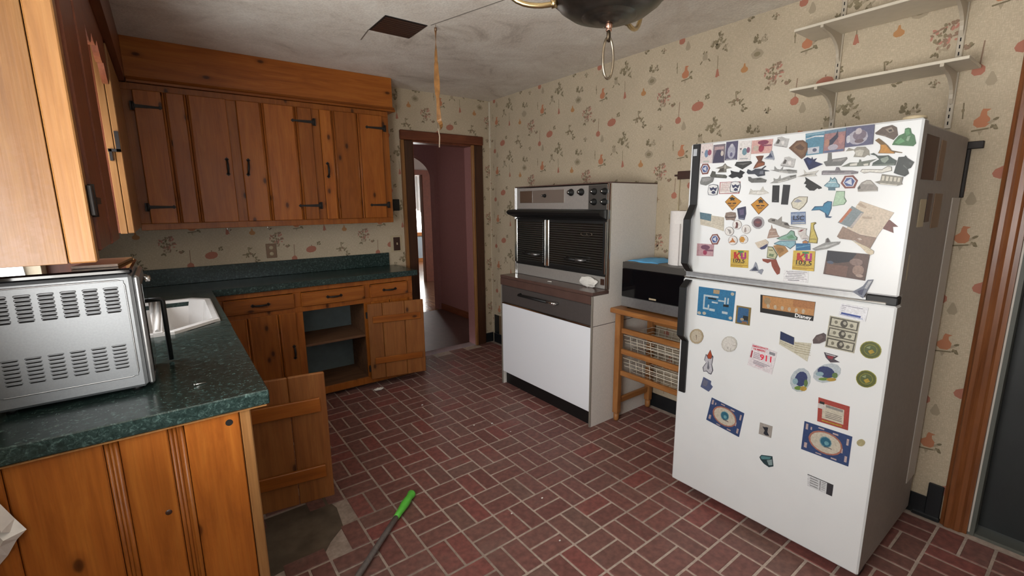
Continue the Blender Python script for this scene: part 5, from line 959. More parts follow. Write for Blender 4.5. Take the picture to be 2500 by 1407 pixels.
('photo_magnet', 'dark photo print magnet of brown ground at the lower right of the freezer',(.15,.09,.075), [(587,1273),(715,1269),(711,1176),(582,1185)], [((.025,.025,.035), [(587,1272),(678,1269),(661,1238),(620,1229),(587,1234)]),((.24,.13,.1), [(591,1225),(657,1221),(655,1183),(589,1188)]),((.36,.24,.19), [(705,1209),(703,1200),(696,1194),(687,1192),(679,1195),(672,1202),(671,1211),(673,1220),(680,1227),(689,1229),(698,1226),(704,1219)]),((.3,.2,.17), [(699,1237),(696,1231),(689,1227),(679,1225),(669,1228),(662,1233),(659,1239),(662,1245),(670,1250),(680,1251),(690,1249),(697,1244)]),((.1,.13,.2), [(611,1230),(610,1227),(606,1225),(600,1225),(595,1226),(591,1228),(590,1231),(591,1233),(595,1235),(601,1236),(606,1235),(610,1232)]),((.45,.33,.27), [(705,1191),(703,1188),(699,1186),(693,1186),(688,1187),(684,1189),(682,1192),(684,1195),(688,1197),(694,1197),(699,1196),(703,1194)])], []),
('shuttle_magnet', 'blue grey spacecraft magnet overlapping the freezer door seam',(.2,.22,.28), [(679,1132),(696,1146),(708,1157),(719,1180),(735,1183),(726,1154),(713,1113),(701,1120)], [((.45,.46,.48), [(722,1176),(732,1179),(720,1148),(713,1150)]),((.08,.09,.16), [(694,1137),(713,1148),(709,1124),(700,1126)])], []),
('ocean_card_magnet', 'teal ocean card magnet, left of the three large cards in the top row',(.12,.3,.42), [(472,1698),(535,1700),(536,1622),(481,1619)], [((.6,.62,.65), [(476,1680),(505,1687),(533,1686),(533,1680),(505,1683),(476,1677)]),((.55,.55,.6), [(484,1646),(522,1648),(523,1625),(486,1623)]),((.12,.13,.2), [(515,1637),(515,1634),(512,1631),(508,1630),(505,1631),(502,1633),(501,1636),(501,1639),(504,1642),(508,1643),(511,1642),(514,1640)]),((.25,.42,.52), [(472,1696),(535,1698),(535,1692),(473,1690)])], []),
('coral_card_magnet', 'coral pink card magnet with a dark diving shape, middle of the three large cards',(.38,.2,.2), [(535,1700),(600,1703),(602,1624),(537,1622)], [((.16,.26,.36), [(535,1700),(600,1703),(600,1692),(535,1689)]),((.05,.05,.09), [(549,1662),(570,1682),(576,1698),(579,1674),(562,1648),(557,1642)]),((.45,.42,.48), [(582,1641),(580,1636),(575,1632),(567,1630),(558,1631),(552,1635),(550,1640),(552,1645),(558,1649),(566,1651),(574,1650),(580,1646)]),((.13,.17,.3), [(538,1630),(600,1632),(600,1625),(539,1623)]),((.5,.25,.23), [(597,1668),(596,1660),(593,1654),(588,1651),(584,1653),(581,1659),(579,1667),(580,1675),(583,1681),(588,1683),(592,1681),(596,1675)]),((.48,.25,.18), [(554,1658),(553,1651),(550,1646),(547,1644),(543,1646),(539,1651),(538,1657),(539,1664),(542,1669),(546,1671),(550,1669),(553,1665)])], []),
('swirl_card_magnet', 'deep purple card magnet with a pale face like swirl, right of the three large cards',(.12,.12,.22), [(601,1703),(681,1703),(683,1639),(603,1636)], [((.42,.4,.46), [(667,1667),(664,1655),(654,1646),(640,1642),(625,1645),(614,1654),(610,1666),(613,1679),(624,1688),(638,1692),(653,1688),(663,1680)]),((.22,.17,.22), [(662,1674),(660,1665),(653,1659),(643,1656),(633,1658),(626,1665),(623,1673),(625,1682),(632,1688),(642,1690),(652,1688),(660,1682)]),((.5,.44,.46), [(648,1687),(647,1681),(643,1677),(639,1676),(634,1677),(630,1681),(629,1686),(630,1692),(633,1695),(638,1697),(643,1696),(646,1692)]),((.17,.12,.14), [(657,1654),(655,1651),(650,1648),(644,1647),(637,1648),(632,1650),(630,1653),(631,1657),(636,1659),(643,1660),(650,1660),(655,1657)]),((.55,.55,.6), [(616,1663),(616,1656),(614,1651),(611,1650),(608,1651),(606,1656),(605,1663),(605,1670),(607,1674),(610,1676),(613,1675),(615,1670)])], []),
('skull_magnet', 'dark brown dinosaur skull magnet in the freezer top right',(.14,.095,.07), [(684,1675),(703,1691),(728,1695),(741,1686),(747,1661),(737,1647),(712,1661),(688,1670)], [((.33,.26,.2), [(711,1683),(727,1689),(736,1674),(724,1670)]),((.05,.035,.03), [(720,1680),(728,1682),(730,1675),(722,1675)]),((.3,.24,.18), [(690,1672),(711,1665),(733,1653),(710,1663)])], []),
('bush_magnet', 'green leafy heap magnet at the freezer top right corner',(.06,.2,.07), [(735,1632),(739,1644),(749,1659),(763,1665),(763,1679),(771,1681),(777,1678),(781,1663),(789,1656),(796,1630),(790,1622),(736,1631)], [((.13,.36,.15), [(763,1675),(773,1677),(778,1661),(769,1656)]),((.14,.38,.16), [(741,1638),(756,1652),(768,1639),(752,1632)]),((.3,.45,.3), [(772,1654),(780,1655),(776,1638),(770,1642)])], []),
('dinosaur_magnet', 'orange upright dinosaur magnet below the skull magnet',(.22,.12,.03), [(687,1651),(697,1657),(706,1649),(724,1631),(736,1614),(765,1605),(764,1603),(745,1607),(745,1603),(700,1608),(705,1621),(704,1635),(699,1640)], [((.68,.3,.03), [(705,1635),(718,1634),(734,1612),(743,1607),(744,1604),(703,1609),(707,1621)])], []),
('dinosaur_magnet', 'grey horned dinosaur magnet below the purple card',(.34,.32,.27), [(606,1623),(614,1634),(630,1627),(638,1635),(662,1633),(674,1620),(678,1602),(685,1599),(671,1605),(662,1598),(631,1602),(635,1615),(630,1624)], [((.55,.52,.45), [(634,1621),(648,1626),(660,1621),(656,1602),(638,1606)])], []),
('ship_magnet', 'dark grey aircraft carrier magnet under the coral card',(.2,.2,.19), [(541,1592),(553,1595),(552,1622),(563,1622),(566,1599),(573,1600),(612,1603),(614,1597),(597,1575),(550,1576)], [((.34,.33,.32), [(571,1597),(610,1600),(596,1590),(570,1591)])], []),
('jet_magnet', 'dark green and white airliner magnet above the submarine',(.19,.21,.17), [(598,1571),(623,1583),(649,1582),(650,1592),(654,1591),(656,1584),(699,1590),(681,1579),(680,1569),(647,1569)], [((.66,.64,.58), [(624,1579),(646,1581),(645,1572),(624,1572)]),((.6,.58,.52), [(663,1576),(677,1577),(678,1570),(665,1570)])], []),
('dinosaur_magnet', 'black green plated dinosaur magnet below the orange dinosaur',(.06,.09,.075), [(678,1607),(688,1610),(701,1600),(715,1599),(729,1599),(740,1589),(753,1580),(751,1565),(688,1568),(690,1578),(706,1588),(694,1601)], [((.3,.36,.3), [(709,1589),(728,1596),(732,1586),(723,1574),(714,1579)]),((.18,.22,.18), [(689,1572),(749,1571),(750,1566),(690,1569)])], []),
('horse_magnet', 'black horse head magnet at the freezer right side',(.035,.045,.04), [(757,1591),(772,1591),(774,1595),(780,1586),(798,1572),(792,1555),(784,1551),(789,1537),(780,1528),(762,1535),(750,1541)], [((.14,.16,.14), [(773,1566),(784,1553),(783,1552),(772,1562)]),((.09,.1,.09), [(785,1573),(793,1569),(789,1563)])], []),
('submarine_magnet', 'long grey submarine magnet across the freezer middle',(.24,.22,.24), [(539,1558),(543,1561),(581,1559),(584,1571),(592,1569),(597,1558),(634,1556),(651,1551),(650,1545),(635,1543),(540,1546)], [((.4,.37,.39), [(543,1553),(631,1549),(631,1545),(544,1548)]),((.12,.11,.12), [(565,1556),(611,1553),(611,1550),(566,1553)])], []),
('plane_magnet', 'white outlined airliner magnet right of the submarine',(.25,.24,.21), [(656,1551),(661,1559),(717,1555),(731,1565),(742,1562),(744,1548),(715,1542),(684,1547),(668,1544)], [((.7,.68,.62), [(658,1551),(662,1557),(718,1553),(732,1563),(740,1560),(742,1550),(715,1544),(684,1549),(668,1546)])], []),
('house_magnet', 'pale blue cutout magnet left of the big hexagon patch',(.12,.22,.28), [(550,1507),(567,1525),(568,1537),(575,1529),(581,1536),(588,1528),(593,1515),(600,1509),(600,1499),(587,1498),(588,1489),(566,1490),(565,1499)], [((.3,.5,.58), [(554,1507),(569,1522),(571,1531),(576,1525),(582,1532),(586,1526),(591,1514),(597,1508),(597,1501),(555,1503)]),((.6,.66,.66), [(563,1520),(587,1519),(589,1516),(561,1517)])], []),
('hexagon_patch_magnet', 'large red rimmed hexagon magnet with blue centre right of the freezer middle',(.28,.08,.06), [(602,1514),(612,1539),(637,1540),(653,1521),(646,1495),(617,1495)], [((.7,.7,.72), [(609,1515),(617,1534),(635,1534),(647,1520),(641,1501),(620,1501)]),((.08,.13,.36), [(612,1515),(618,1531),(634,1531),(644,1520),(639,1503),(621,1503)]),((.6,.62,.7), [(615,1516),(633,1529),(637,1506)])], []),
('dome_magnet', 'grey domed memorial magnet below the white airliner',(.33,.3,.27), [(657,1482),(654,1497),(664,1514),(678,1522),(689,1521),(703,1506),(712,1495),(713,1483)], [((.5,.47,.42), [(666,1509),(678,1519),(689,1518),(699,1506)]),((.1,.09,.08), [(655,1495),(661,1504),(664,1494),(657,1490)]),((.6,.57,.52), [(657,1484),(712,1486),(712,1484),(657,1482)])], []),
('temple_magnet', 'cream columned memorial magnet at the freezer right side',(.3,.28,.23), [(719,1539),(776,1527),(774,1509),(777,1503),(764,1499),(717,1506),(702,1514),(717,1518)], [((.62,.58,.48), [(721,1533),(728,1532),(727,1517),(721,1518)]),((.62,.58,.48), [(732,1531),(739,1530),(738,1516),(732,1516)]),((.62,.58,.48), [(743,1529),(749,1528),(749,1514),(742,1515)]),((.62,.58,.48), [(754,1527),(760,1526),(759,1513),(753,1514)]),((.62,.58,.48), [(764,1525),(770,1524),(769,1511),(763,1512)]),((.66,.63,.55), [(717,1510),(764,1502),(763,1500),(717,1507)])], []),
('state_magnet', 'cream outlined mountain state magnet right of the taller black strip',(.26,.23,.17), [(445,1445),(455,1462),(471,1470),(501,1469),(501,1449),(491,1432),(477,1418),(452,1427)], [((.68,.64,.52), [(448,1445),(458,1460),(472,1467),(499,1467),(498,1450),(489,1434),(476,1421),(454,1429)]),((.35,.36,.42), [(454,1450),(467,1461),(484,1452),(469,1447)])], []),
('board_magnet', 'large blue game board magnet with pale bars at the fridge door top left',(.03,.23,.46), [(86,1068),(259,1070),(256,935),(86,933)], [((.5,.58,.62), [(113,1035),(184,1036),(184,1028),(113,1027)]),((.5,.58,.62), [(113,1035),(121,1035),(120,975),(113,975)]),((.5,.58,.62), [(113,975),(136,975),(136,967),(113,966)]),((.5,.58,.62), [(136,991),(143,991),(143,967),(136,967)]),((.5,.58,.62), [(212,1036),(219,1036),(218,996),(212,996)]),((.5,.58,.62), [(184,1021),(219,1021),(219,1015),(183,1014)]),((.5,.58,.62), [(154,1009),(183,1009),(183,1002),(154,1002)]),((.5,.58,.62), [(145,975),(171,975),(171,964),(145,964)]),((.5,.58,.62), [(205,973),(231,973),(231,962),(205,962)]),((.5,.58,.62), [(226,1036),(232,1036),(232,1009),(225,1009)]),((.01,.015,.02), [(135,1025),(175,1025),(175,1018),(135,1018)]),((.01,.015,.02), [(209,1005),(234,1005),(233,995),(208,994)]),((.5,.36,.2), [(158,1065),(188,1065),(187,1047),(158,1046)]),((.55,.5,.4), [(254,1057),(253,1053),(250,1050),(246,1049),(242,1050),(239,1053),(238,1056),(239,1060),(242,1063),(246,1064),(250,1063),(253,1060)]),((.55,.5,.4), [(106,945),(105,941),(101,938),(97,937),(92,938),(89,941),(88,944),(89,948),(92,951),(97,952),(101,951),(105,948)]),((.55,.5,.4), [(131,947),(130,944),(126,941),(122,940),(117,941),(114,944),(113,947),(114,951),(118,954),(122,955),(126,954),(130,951)]),((.55,.5,.4), [(253,948),(252,945),(249,942),(245,941),(241,942),(238,945),(237,948),(238,952),(242,955),(246,956),(250,955),(252,952)])], []),
('picture_magnet', 'small gold framed picture magnet beside the blue game board',(.3,.2,.05), [(268,1010),(330,1010),(330,932),(268,930)], [((.04,.15,.33), [(276,1004),(321,1004),(322,938),(275,936)]),((.02,.025,.03), [(299,971),(321,971),(322,951),(299,951)]),((.5,.4,.25), [(304,953),(303,950),(300,948),(296,947),(292,947),(289,950),(288,953),(289,956),(292,959),(296,959),(300,959),(303,956)]),((.35,.17,.08), [(296,945),(318,946),(318,938),(296,937)])], []),
('banner_magnet', 'wide orange and black banner magnet lettered in white script',(.015,.013,.012), [(363,1072),(566,1075),(565,1000),(368,998)], [((.62,.3,.1), [(372,1070),(565,1074),(565,1020),(375,1017)]),((.5,.21,.07), [(489,1072),(564,1074),(564,1045),(489,1044)]),((.4,.28,.15), [(405,1050),(404,1043),(400,1037),(393,1035),(387,1037),(382,1042),(379,1050),(381,1057),(385,1063),(392,1065),(398,1063),(403,1058)]),((.55,.45,.32), [(404,1029),(404,1025),(401,1022),(398,1020),(395,1022),(393,1025),(391,1029),(392,1034),(394,1037),(397,1038),(401,1037),(403,1034)]),((.55,.45,.32), [(431,1030),(431,1025),(429,1022),(425,1021),(422,1022),(420,1025),(419,1030),(419,1034),(422,1037),(425,1039),(428,1037),(430,1034)]),((.55,.45,.32), [(458,1030),(457,1026),(455,1022),(452,1021),(449,1022),(447,1025),(446,1030),(446,1034),(448,1038),(451,1039),(455,1038),(457,1035)]),((.55,.45,.32), [(484,1030),(483,1026),(481,1023),(478,1021),(475,1023),(473,1026),(472,1030),(473,1035),(475,1038),(478,1039),(481,1038),(483,1035)]),((.55,.45,.32), [(509,1031),(508,1026),(506,1023),(503,1022),(501,1023),(498,1026),(498,1031),(498,1035),(500,1038),(503,1040),(506,1039),(508,1035)]),((.55,.45,.32), [(534,1031),(533,1027),(531,1023),(528,1022),(526,1023),(523,1027),(523,1031),(523,1036),(525,1039),(528,1040),(531,1039),(533,1036)])], [('Disney',(.75,.75,.75),(500,1004), 15)]),
('sand_dollar', 'tan sand dollar magnet near the fridge door handle',(.52,.42,.27), [(126,838),(123,822),(115,807),(102,796),(86,793),(72,796),(61,807),(57,822),(59,838),(68,853),(81,863),(97,867),(111,863),(121,852)], [((.6,.52,.4), [(118,836),(117,823),(110,812),(100,804),(87,801),(76,804),(68,812),(64,824),(66,837),(73,848),(84,856),(96,859),(107,856),(115,848)]),((.3,.24,.17), [(88,837),(94,838),(94,813),(92,812)])], []),
('sand_dollar', 'white sand dollar magnet right of the tan one',(.6,.57,.51), [(284,839),(282,823),(274,808),(260,798),(245,794),(230,797),(219,807),(214,822),(217,839),(226,854),(239,864),(255,867),(269,864),(280,854)], [((.68,.65,.6), [(279,838),(277,825),(270,812),(259,804),(246,800),(233,803),(224,811),(220,824),(222,837),(230,850),(241,858),(254,861),(266,858),(275,850)]),((.45,.42,.38), [(244,816),(248,821),(247,806),(244,806)]),((.45,.42,.38), [(257,816),(259,816),(261,800),(258,801)]),((.45,.42,.38), [(265,829),(281,834),(281,831),(265,826)])], []),
('shuttle_magnet', 'white space shuttle magnet with an orange tank',(.1,.1,.13), [(132,688),(148,717),(137,726),(143,755),(151,753),(163,782),(173,759),(180,753),(176,713),(184,688),(176,665),(164,666),(153,674),(137,668)], [((.55,.54,.58), [(136,690),(150,715),(140,727),(145,752),(155,736),(170,739),(177,751),(174,712),(180,687),(174,669),(165,670),(154,678),(139,672)]),((.55,.09,.03), [(151,751),(163,780),(173,757),(170,741),(156,738)]),((.2,.2,.24), [(154,691),(157,731),(166,694),(160,684)])], []),
('tab_magnet', 'small slate blue square tab magnet under the space shuttle',(.13,.16,.3), [(139,642),(178,634),(177,618),(188,609),(181,595),(170,579),(128,590)], [((.2,.2,.28), [(142,633),(165,628),(158,599),(136,602)])], []),
('card_magnet', 'pale emergency numbers card magnet with a large red 911',(.74,.68,.7), [(348,858),(449,845),(437,745),(335,758)], [((.55,.04,.07), [(348,828),(354,827),(350,795),(344,796)]),((.45,.35,.4), [(358,823),(387,819),(387,816),(358,820)]),((.45,.35,.4), [(357,816),(386,812),(386,809),(357,813)]),((.45,.35,.4), [(356,809),(385,805),(385,802),(356,806)]),((.45,.35,.4), [(356,802),(385,798),(384,795),(355,799)]),((.35,.3,.34), [(360,788),(426,779),(426,776),(360,785)]),((.35,.3,.34), [(359,782),(416,774),(415,771),(359,779)]),((.35,.3,.34), [(359,776),(405,770),(405,767),(358,773)]),((.6,.2,.25), [(368,768),(399,764),(399,762),(368,766)]),((.3,.3,.32), [(420,841),(443,838),(442,826),(419,829)])], [('911',(.62,.02,.05),(384,796), 25),('EMERGENCY',(.55,.04,.07),(350,845), 8),('NUMBERS',(.55,.04,.07),(355,833), 8)]),
('flag_magnet', 'waving flag magnet with a navy canton on the fridge door',(.64,.6,.47), [(454,935),(506,922),(509,904),(568,912),(561,836),(517,856),(453,880)], [((.02,.04,.13), [(454,935),(506,921),(508,890),(455,901)]),((.45,.4,.26), [(510,901),(566,901),(566,899),(509,898)]),((.45,.4,.26), [(510,892),(567,892),(567,890),(510,889)]),((.45,.4,.26), [(511,883),(568,883),(568,881),(511,880)]),((.45,.4,.26), [(512,873),(569,874),(569,872),(512,870)]),((.45,.4,.26), [(513,864),(570,865),(570,863),(513,861)]),((.45,.4,.26), [(455,895),(508,883),(508,880),(455,893)]),((.45,.4,.26), [(455,888),(509,875),(509,873),(455,886)])], []),
('stone_magnet', 'dark purple brown oval stone magnet beside the banknote sheet',(.14,.1,.1), [(572,927),(582,948),(604,962),(613,957),(614,933),(597,919),(575,913)], [((.2,.15,.14), [(580,936),(599,954),(606,945),(593,928)])], []),
('banknote_magnet', 'uncut sheet of three banknotes magnet',(.52,.49,.38), [(618,1032),(712,1028),(707,908),(614,909)], [((.12,.11,.08), [(621,1029),(710,1025),(708,991),(620,994)]),((.58,.55,.43), [(626,1024),(705,1021),(704,995),(625,998)]),((.1,.09,.07), [(677,1009),(675,1002),(671,997),(665,996),(659,998),(655,1003),(654,1010),(656,1017),(660,1022),(666,1024),(672,1022),(676,1016)]),((.45,.43,.34), [(673,1012),(672,1009),(670,1006),(667,1006),(665,1007),(663,1009),(662,1013),(663,1016),(665,1018),(668,1019),(670,1018),(672,1016)]),((.25,.23,.17), [(646,1011),(645,1007),(643,1005),(640,1004),(638,1005),(636,1008),(635,1011),(636,1014),(638,1017),(641,1018),(644,1017),(645,1014)]),((.2,.19,.14), [(695,1007),(694,1004),(692,1001),(689,1000),(686,1001),(684,1004),(683,1007),(684,1011),(686,1013),(689,1014),(692,1013),(694,1010)]),((.12,.11,.08), [(620,988),(708,985),(706,952),(618,954)]),((.58,.55,.43), [(624,984),(703,981),(702,956),(623,958)]),((.1,.09,.07), [(675,969),(673,962),(669,957),(663,955),(658,958),(654,963),(652,970),(654,977),(659,982),(665,984),(670,982),(674,977)]),((.45,.43,.34), [(671,972),(670,969),(668,966),(666,966),(663,967),(661,969),(661,973),(661,976),(663,978),(666,979),(669,978),(671,976)]),((.25,.23,.17), [(644,970),(644,967),(641,964),(639,964),(636,965),(634,967),(634,971),(634,974),(637,977),(639,977),(642,976),(644,974)]),((.2,.19,.14), [(693,967),(692,964),(690,961),(687,961),(684,962),(682,964),(681,968),(682,971),(685,973),(688,974),(691,973),(693,971)]),((.12,.11,.08), [(618,948),(706,946),(704,912),(617,913)]),((.58,.55,.43), [(623,943),(702,942),(700,916),(622,917)]),((.1,.09,.07), [(674,929),(672,922),(667,917),(662,915),(656,917),(652,922),(651,930),(653,937),(657,942),(663,944),(668,942),(672,936)]),((.45,.43,.34), [(669,932),(668,929),(666,926),(664,925),(661,926),(659,929),(659,932),(660,936),(662,938),(664,939),(667,938),(669,935)]),((.25,.23,.17), [(643,930),(642,926),(640,924),(637,923),(634,924),(633,927),(632,930),(633,933),(635,936),(638,937),(640,936),(642,933)]),((.2,.19,.14), [(692,927),(691,924),(688,921),(685,920),(682,921),(680,924),(680,927),(681,931),(683,933),(686,934),(689,933),(691,931)])], []),
('note_magnet', 'white paper slip with a blue bar above the banknote sheet',(.74,.74,.77), [(649,1084),(731,1081),(728,1031),(644,1037)], [((.3,.3,.36), [(651,1079),(715,1076),(715,1074),(651,1077)]),((.3,.3,.36), [(651,1072),(665,1072),(665,1070),(650,1071)]),((.3,.3,.36), [(650,1066),(664,1066),(664,1064),(650,1065)]),((.3,.3,.36), [(649,1060),(664,1059),(664,1058),(649,1059)]),((.05,.1,.4), [(653,1052),(713,1048),(712,1041),(652,1045)]),((.2,.3,.6), [(649,1044),(720,1039),(720,1037),(649,1042)])], []),
('seal_magnet', 'olive gold round seal magnet, upper of the pair',(.45,.42,.06), [(784,933),(782,923),(778,914),(770,907),(762,903),(752,901),(742,902),(734,907),(727,914),(723,923),(722,933),(724,943),(729,952),(736,959),(745,963),(755,965),(765,963),(773,959),(779,952),(783,943)], [((.13,.15,.03), [(782,933),(780,924),(776,916),(769,909),(761,905),(752,903),(743,905),(735,909),(729,915),(725,924),(724,933),(726,942),(731,951),(738,957),(746,961),(755,963),(764,961),(771,957),(777,950),(781,942)]),((.38,.36,.05), [(773,933),(771,925),(767,919),(760,914),(753,913),(745,914),(739,918),(735,925),(734,933),(735,941),(740,948),(747,952),(755,953),(762,952),(768,947),(772,941)]),((.12,.16,.05), [(771,933),(770,926),(766,920),(760,916),(753,914),(746,916),(740,920),(736,926),(735,933),(737,940),(741,946),(747,950),(754,951),(761,950),(767,946),(770,940)]),((.55,.38,.04), [(746,928),(758,936),(766,927),(754,917)]),((.35,.4,.2), [(740,939),(752,947),(751,936)])], []),
('seal_magnet', 'olive gold round seal magnet, lower of the pair',(.45,.42,.06), [(782,826),(781,816),(776,807),(769,800),(760,794),(751,792),(742,793),(733,797),(727,804),(723,813),(722,823),(724,833),(729,842),(736,850),(745,855),(754,857),(763,855),(771,851),(778,844),(781,836)], [((.13,.15,.03), [(780,826),(779,817),(774,808),(768,801),(760,797),(751,794),(743,795),(735,799),(729,805),(725,814),(724,823),(726,832),(731,841),(737,848),(745,853),(754,854),(763,853),(770,849),(776,843),(779,835)]),((.38,.36,.05), [(772,826),(770,818),(766,811),(759,806),(752,804),(744,805),(738,809),(734,816),(733,823),(735,832),(740,838),(746,843),(754,845),(761,844),(767,840),(771,833)]),((.12,.16,.05), [(770,825),(768,818),(764,812),(758,808),(752,806),(745,807),(740,811),(736,816),(735,824),(737,831),(741,837),(747,841),(753,843),(760,842),(766,838),(769,832)]),((.55,.38,.04), [(745,819),(757,828),(765,818),(753,808)]),((.35,.4,.2), [(739,830),(751,839),(750,827)])], []),
('eagle_magnet', 'small dark red eagle flag magnet under the banknote sheet',(.1,.08,.1), [(613,888),(660,885),(648,870),(667,863),(638,854),(621,869)], [((.4,.05,.07), [(624,877),(647,880),(642,867),(629,868)]),((.6,.58,.58), [(619,885),(652,883),(651,880),(621,882)])], []),
('souvenir_magnet', 'oval blue souvenir magnet with green and yellow spots, left of the pair',(.5,.55,.58), [(579,753),(570,728),(555,709),(536,703),(519,710),(509,730),(509,756),(518,782),(534,800),(552,806),(568,798),(578,779)], [((.05,.07,.2), [(568,759),(563,744),(553,732),(542,728),(532,733),(525,745),(525,761),(531,777),(540,788),(552,792),(562,787),(568,775)]),((.3,.45,.5), [(537,747),(536,741),(534,736),(530,732),(526,731),(522,732),(518,736),(517,741),(517,746),(520,752),(524,755),(528,757),(532,756),(535,752)]),((.2,.35,.06), [(554,724),(553,721),(550,716),(544,713),(538,711),(532,711),(528,712),(526,715),(527,719),(531,723),(536,727),(543,729),(548,729),(553,727)]),((.6,.38,.06), [(570,727),(569,722),(566,718),(562,714),(556,713),(551,713),(547,715),(546,719),(547,724),(550,728),(554,732),(560,734),(565,733),(569,731)]),((.15,.25,.08), [(572,750),(571,744),(570,738),(568,734),(564,733),(561,735),(559,740),(558,746),(558,753),(559,758),(562,762),(565,763),(568,761),(570,757)])], []),
('souvenir_magnet', 'oval blue souvenir magnet with green and yellow spots, right of the pair',(.5,.55,.58), [(673,839),(673,820),(662,798),(643,779),(620,767),(600,768),(587,779),(587,799),(599,822),(619,841),(642,852),(661,851)], [((.05,.07,.2), [(656,811),(651,800),(639,792),(625,790),(611,794),(601,803),(599,815),(605,826),(616,833),(631,835),(645,831),(654,822)]),((.3,.45,.5), [(621,803),(620,799),(617,795),(612,791),(606,790),(600,790),(596,792),(595,795),(595,799),(599,804),(604,807),(610,809),(615,809),(619,807)]),((.2,.35,.06), [(643,790),(641,787),(636,783),(629,780),(620,777),(613,776),(607,776),(605,778),(607,781),(612,785),(619,788),(628,791),(635,792),(641,792)]),((.6,.38,.06), [(663,794),(662,791),(658,787),(652,784),(645,781),(638,781),(633,782),(631,784),(633,788),(637,792),(643,795),(650,797),(657,798),(661,797)]),((.15,.25,.08), [(666,811),(666,807),(664,802),(660,799),(656,798),(652,799),(649,802),(648,806),(648,811),(651,815),(654,818),(658,820),(662,819),(665,816)])], []),
('eye_card_magnet', 'navy card magnet with a cream eye shaped burst, left and smaller looking of the pair',(.045,.09,.24), [(187,556),(340,535),(326,416),(168,438)], [((.5,.2,.14), [(310,479),(304,464),(293,452),(277,444),(258,441),(238,444),(220,452),(206,464),(198,479),(197,495),(203,510),(215,522),(232,530),(251,532),(270,530),(287,522),(301,510),(308,495)]),((.62,.56,.45), [(304,480),(299,467),(289,457),(275,450),(258,447),(240,450),(224,457),(212,467),(205,480),(204,494),(209,507),(219,517),(234,524),(251,526),(268,524),(284,517),(295,507),(302,494)]),((.25,.4,.42), [(275,488),(271,477),(262,470),(252,468),(242,472),(236,482),(235,493),(239,504),(248,511),(258,513),(268,509),(274,499)]),((.03,.18,.28), [(272,488),(268,479),(261,473),(252,472),(244,475),(239,483),(238,493),(241,502),(249,508),(258,509),(266,506),(271,498)]),((.2,.45,.5), [(265,485),(264,481),(260,479),(256,478),(253,480),(250,483),(250,488),(251,492),(255,494),(259,495),(262,493),(265,490)]),((.15,.1,.1), [(248,473),(274,470),(274,466),(247,470)]),((.55,.42,.4), [(192,548),(200,547),(197,524),(188,525)]),((.55,.42,.4), [(324,523),(331,522),(328,496),(321,497)]),((.55,.42,.4), [(182,470),(192,469),(188,448),(178,449)]),((.55,.42,.4), [(315,454),(323,453),(320,429),(312,431)]),((.55,.42,.4), [(234,544),(253,541),(252,536),(233,539)]),((.55,.42,.4), [(280,534),(298,531),(297,525),(279,528)]),((.55,.42,.4), [(219,441),(238,438),(237,433),(218,436)]),((.55,.42,.4), [(270,436),(288,434),(287,428),(269,430)]),((.55,.42,.4), [(207,539),(212,538),(210,527),(205,527)]),((.55,.42,.4), [(307,480),(311,479),(309,461),(304,462)])], []),
('eye_card_magnet', 'navy card magnet with a cream eye shaped burst, right one under the red framed card',(.045,.09,.24), [(575,592),(735,593),(735,472),(574,471)], [((.5,.2,.14), [(711,533),(708,517),(698,503),(683,493),(664,487),(644,487),(625,493),(609,503),(599,517),(595,532),(599,548),(609,562),(625,572),(644,578),(664,578),(683,573),(698,563),(707,549)]),((.62,.56,.45), [(705,533),(702,519),(693,507),(680,498),(663,493),(645,493),(628,498),(614,507),(605,519),(602,532),(605,546),(614,558),(629,567),(646,572),(663,572),(680,567),(693,559),(702,547)]),((.25,.4,.42), [(675,537),(672,525),(665,517),(654,513),(644,516),(636,525),(633,536),(636,548),(644,556),(654,559),(665,556),(672,548)]),((.03,.18,.28), [(672,537),(670,527),(663,520),(654,517),(646,520),(639,527),(637,536),(639,546),(646,553),(654,556),(663,553),(670,546)]),((.2,.45,.5), [(666,533),(665,529),(662,526),(658,524),(654,525),(651,529),(650,533),(651,537),(654,540),(658,541),(662,540),(665,537)]),((.15,.1,.1), [(650,518),(677,518),(677,515),(650,515)]),((.55,.42,.4), [(582,585),(590,585),(590,561),(582,561)]),((.55,.42,.4), [(720,579),(727,579),(727,553),(720,553)]),((.55,.42,.4), [(583,506),(593,506),(593,484),(583,484)]),((.55,.42,.4), [(720,509),(728,509),(728,485),(720,485)]),((.55,.42,.4), [(625,587),(645,587),(645,582),(625,582)]),((.55,.42,.4), [(674,584),(692,584),(692,578),(674,578)]),((.55,.42,.4), [(625,481),(645,482),(645,477),(625,477)]),((.55,.42,.4), [(677,484),(696,484),(696,478),(677,478)]),((.55,.42,.4), [(599,578),(604,578),(604,566),(599,566)]),((.55,.42,.4), [(708,533),(712,533),(712,515),(708,515)])], []),
('card_magnet', 'red framed card magnet with a cream printed centre',(.52,.08,.06), [(613,706),(715,705),(719,612),(618,609)], [((.64,.58,.46), [(629,687),(700,686),(703,628),(632,627)]),((.3,.29,.27), [(640,685),(696,684),(697,675),(641,675)]),((.04,.04,.04), [(619,693),(635,693),(635,683),(619,683)]),((.6,.38,.05), [(633,621),(699,623),(700,617),(633,616)]),((.62,.58,.55), [(614,683),(639,683),(640,664),(615,664)]),((.25,.22,.2), [(642,658),(696,658),(696,656),(642,656)]),((.25,.22,.2), [(642,651),(696,652),(696,649),(642,649)]),((.25,.22,.2), [(642,645),(696,645),(696,643),(642,642)]),((.25,.22,.2), [(643,638),(697,639),(697,636),(643,635)])], []),
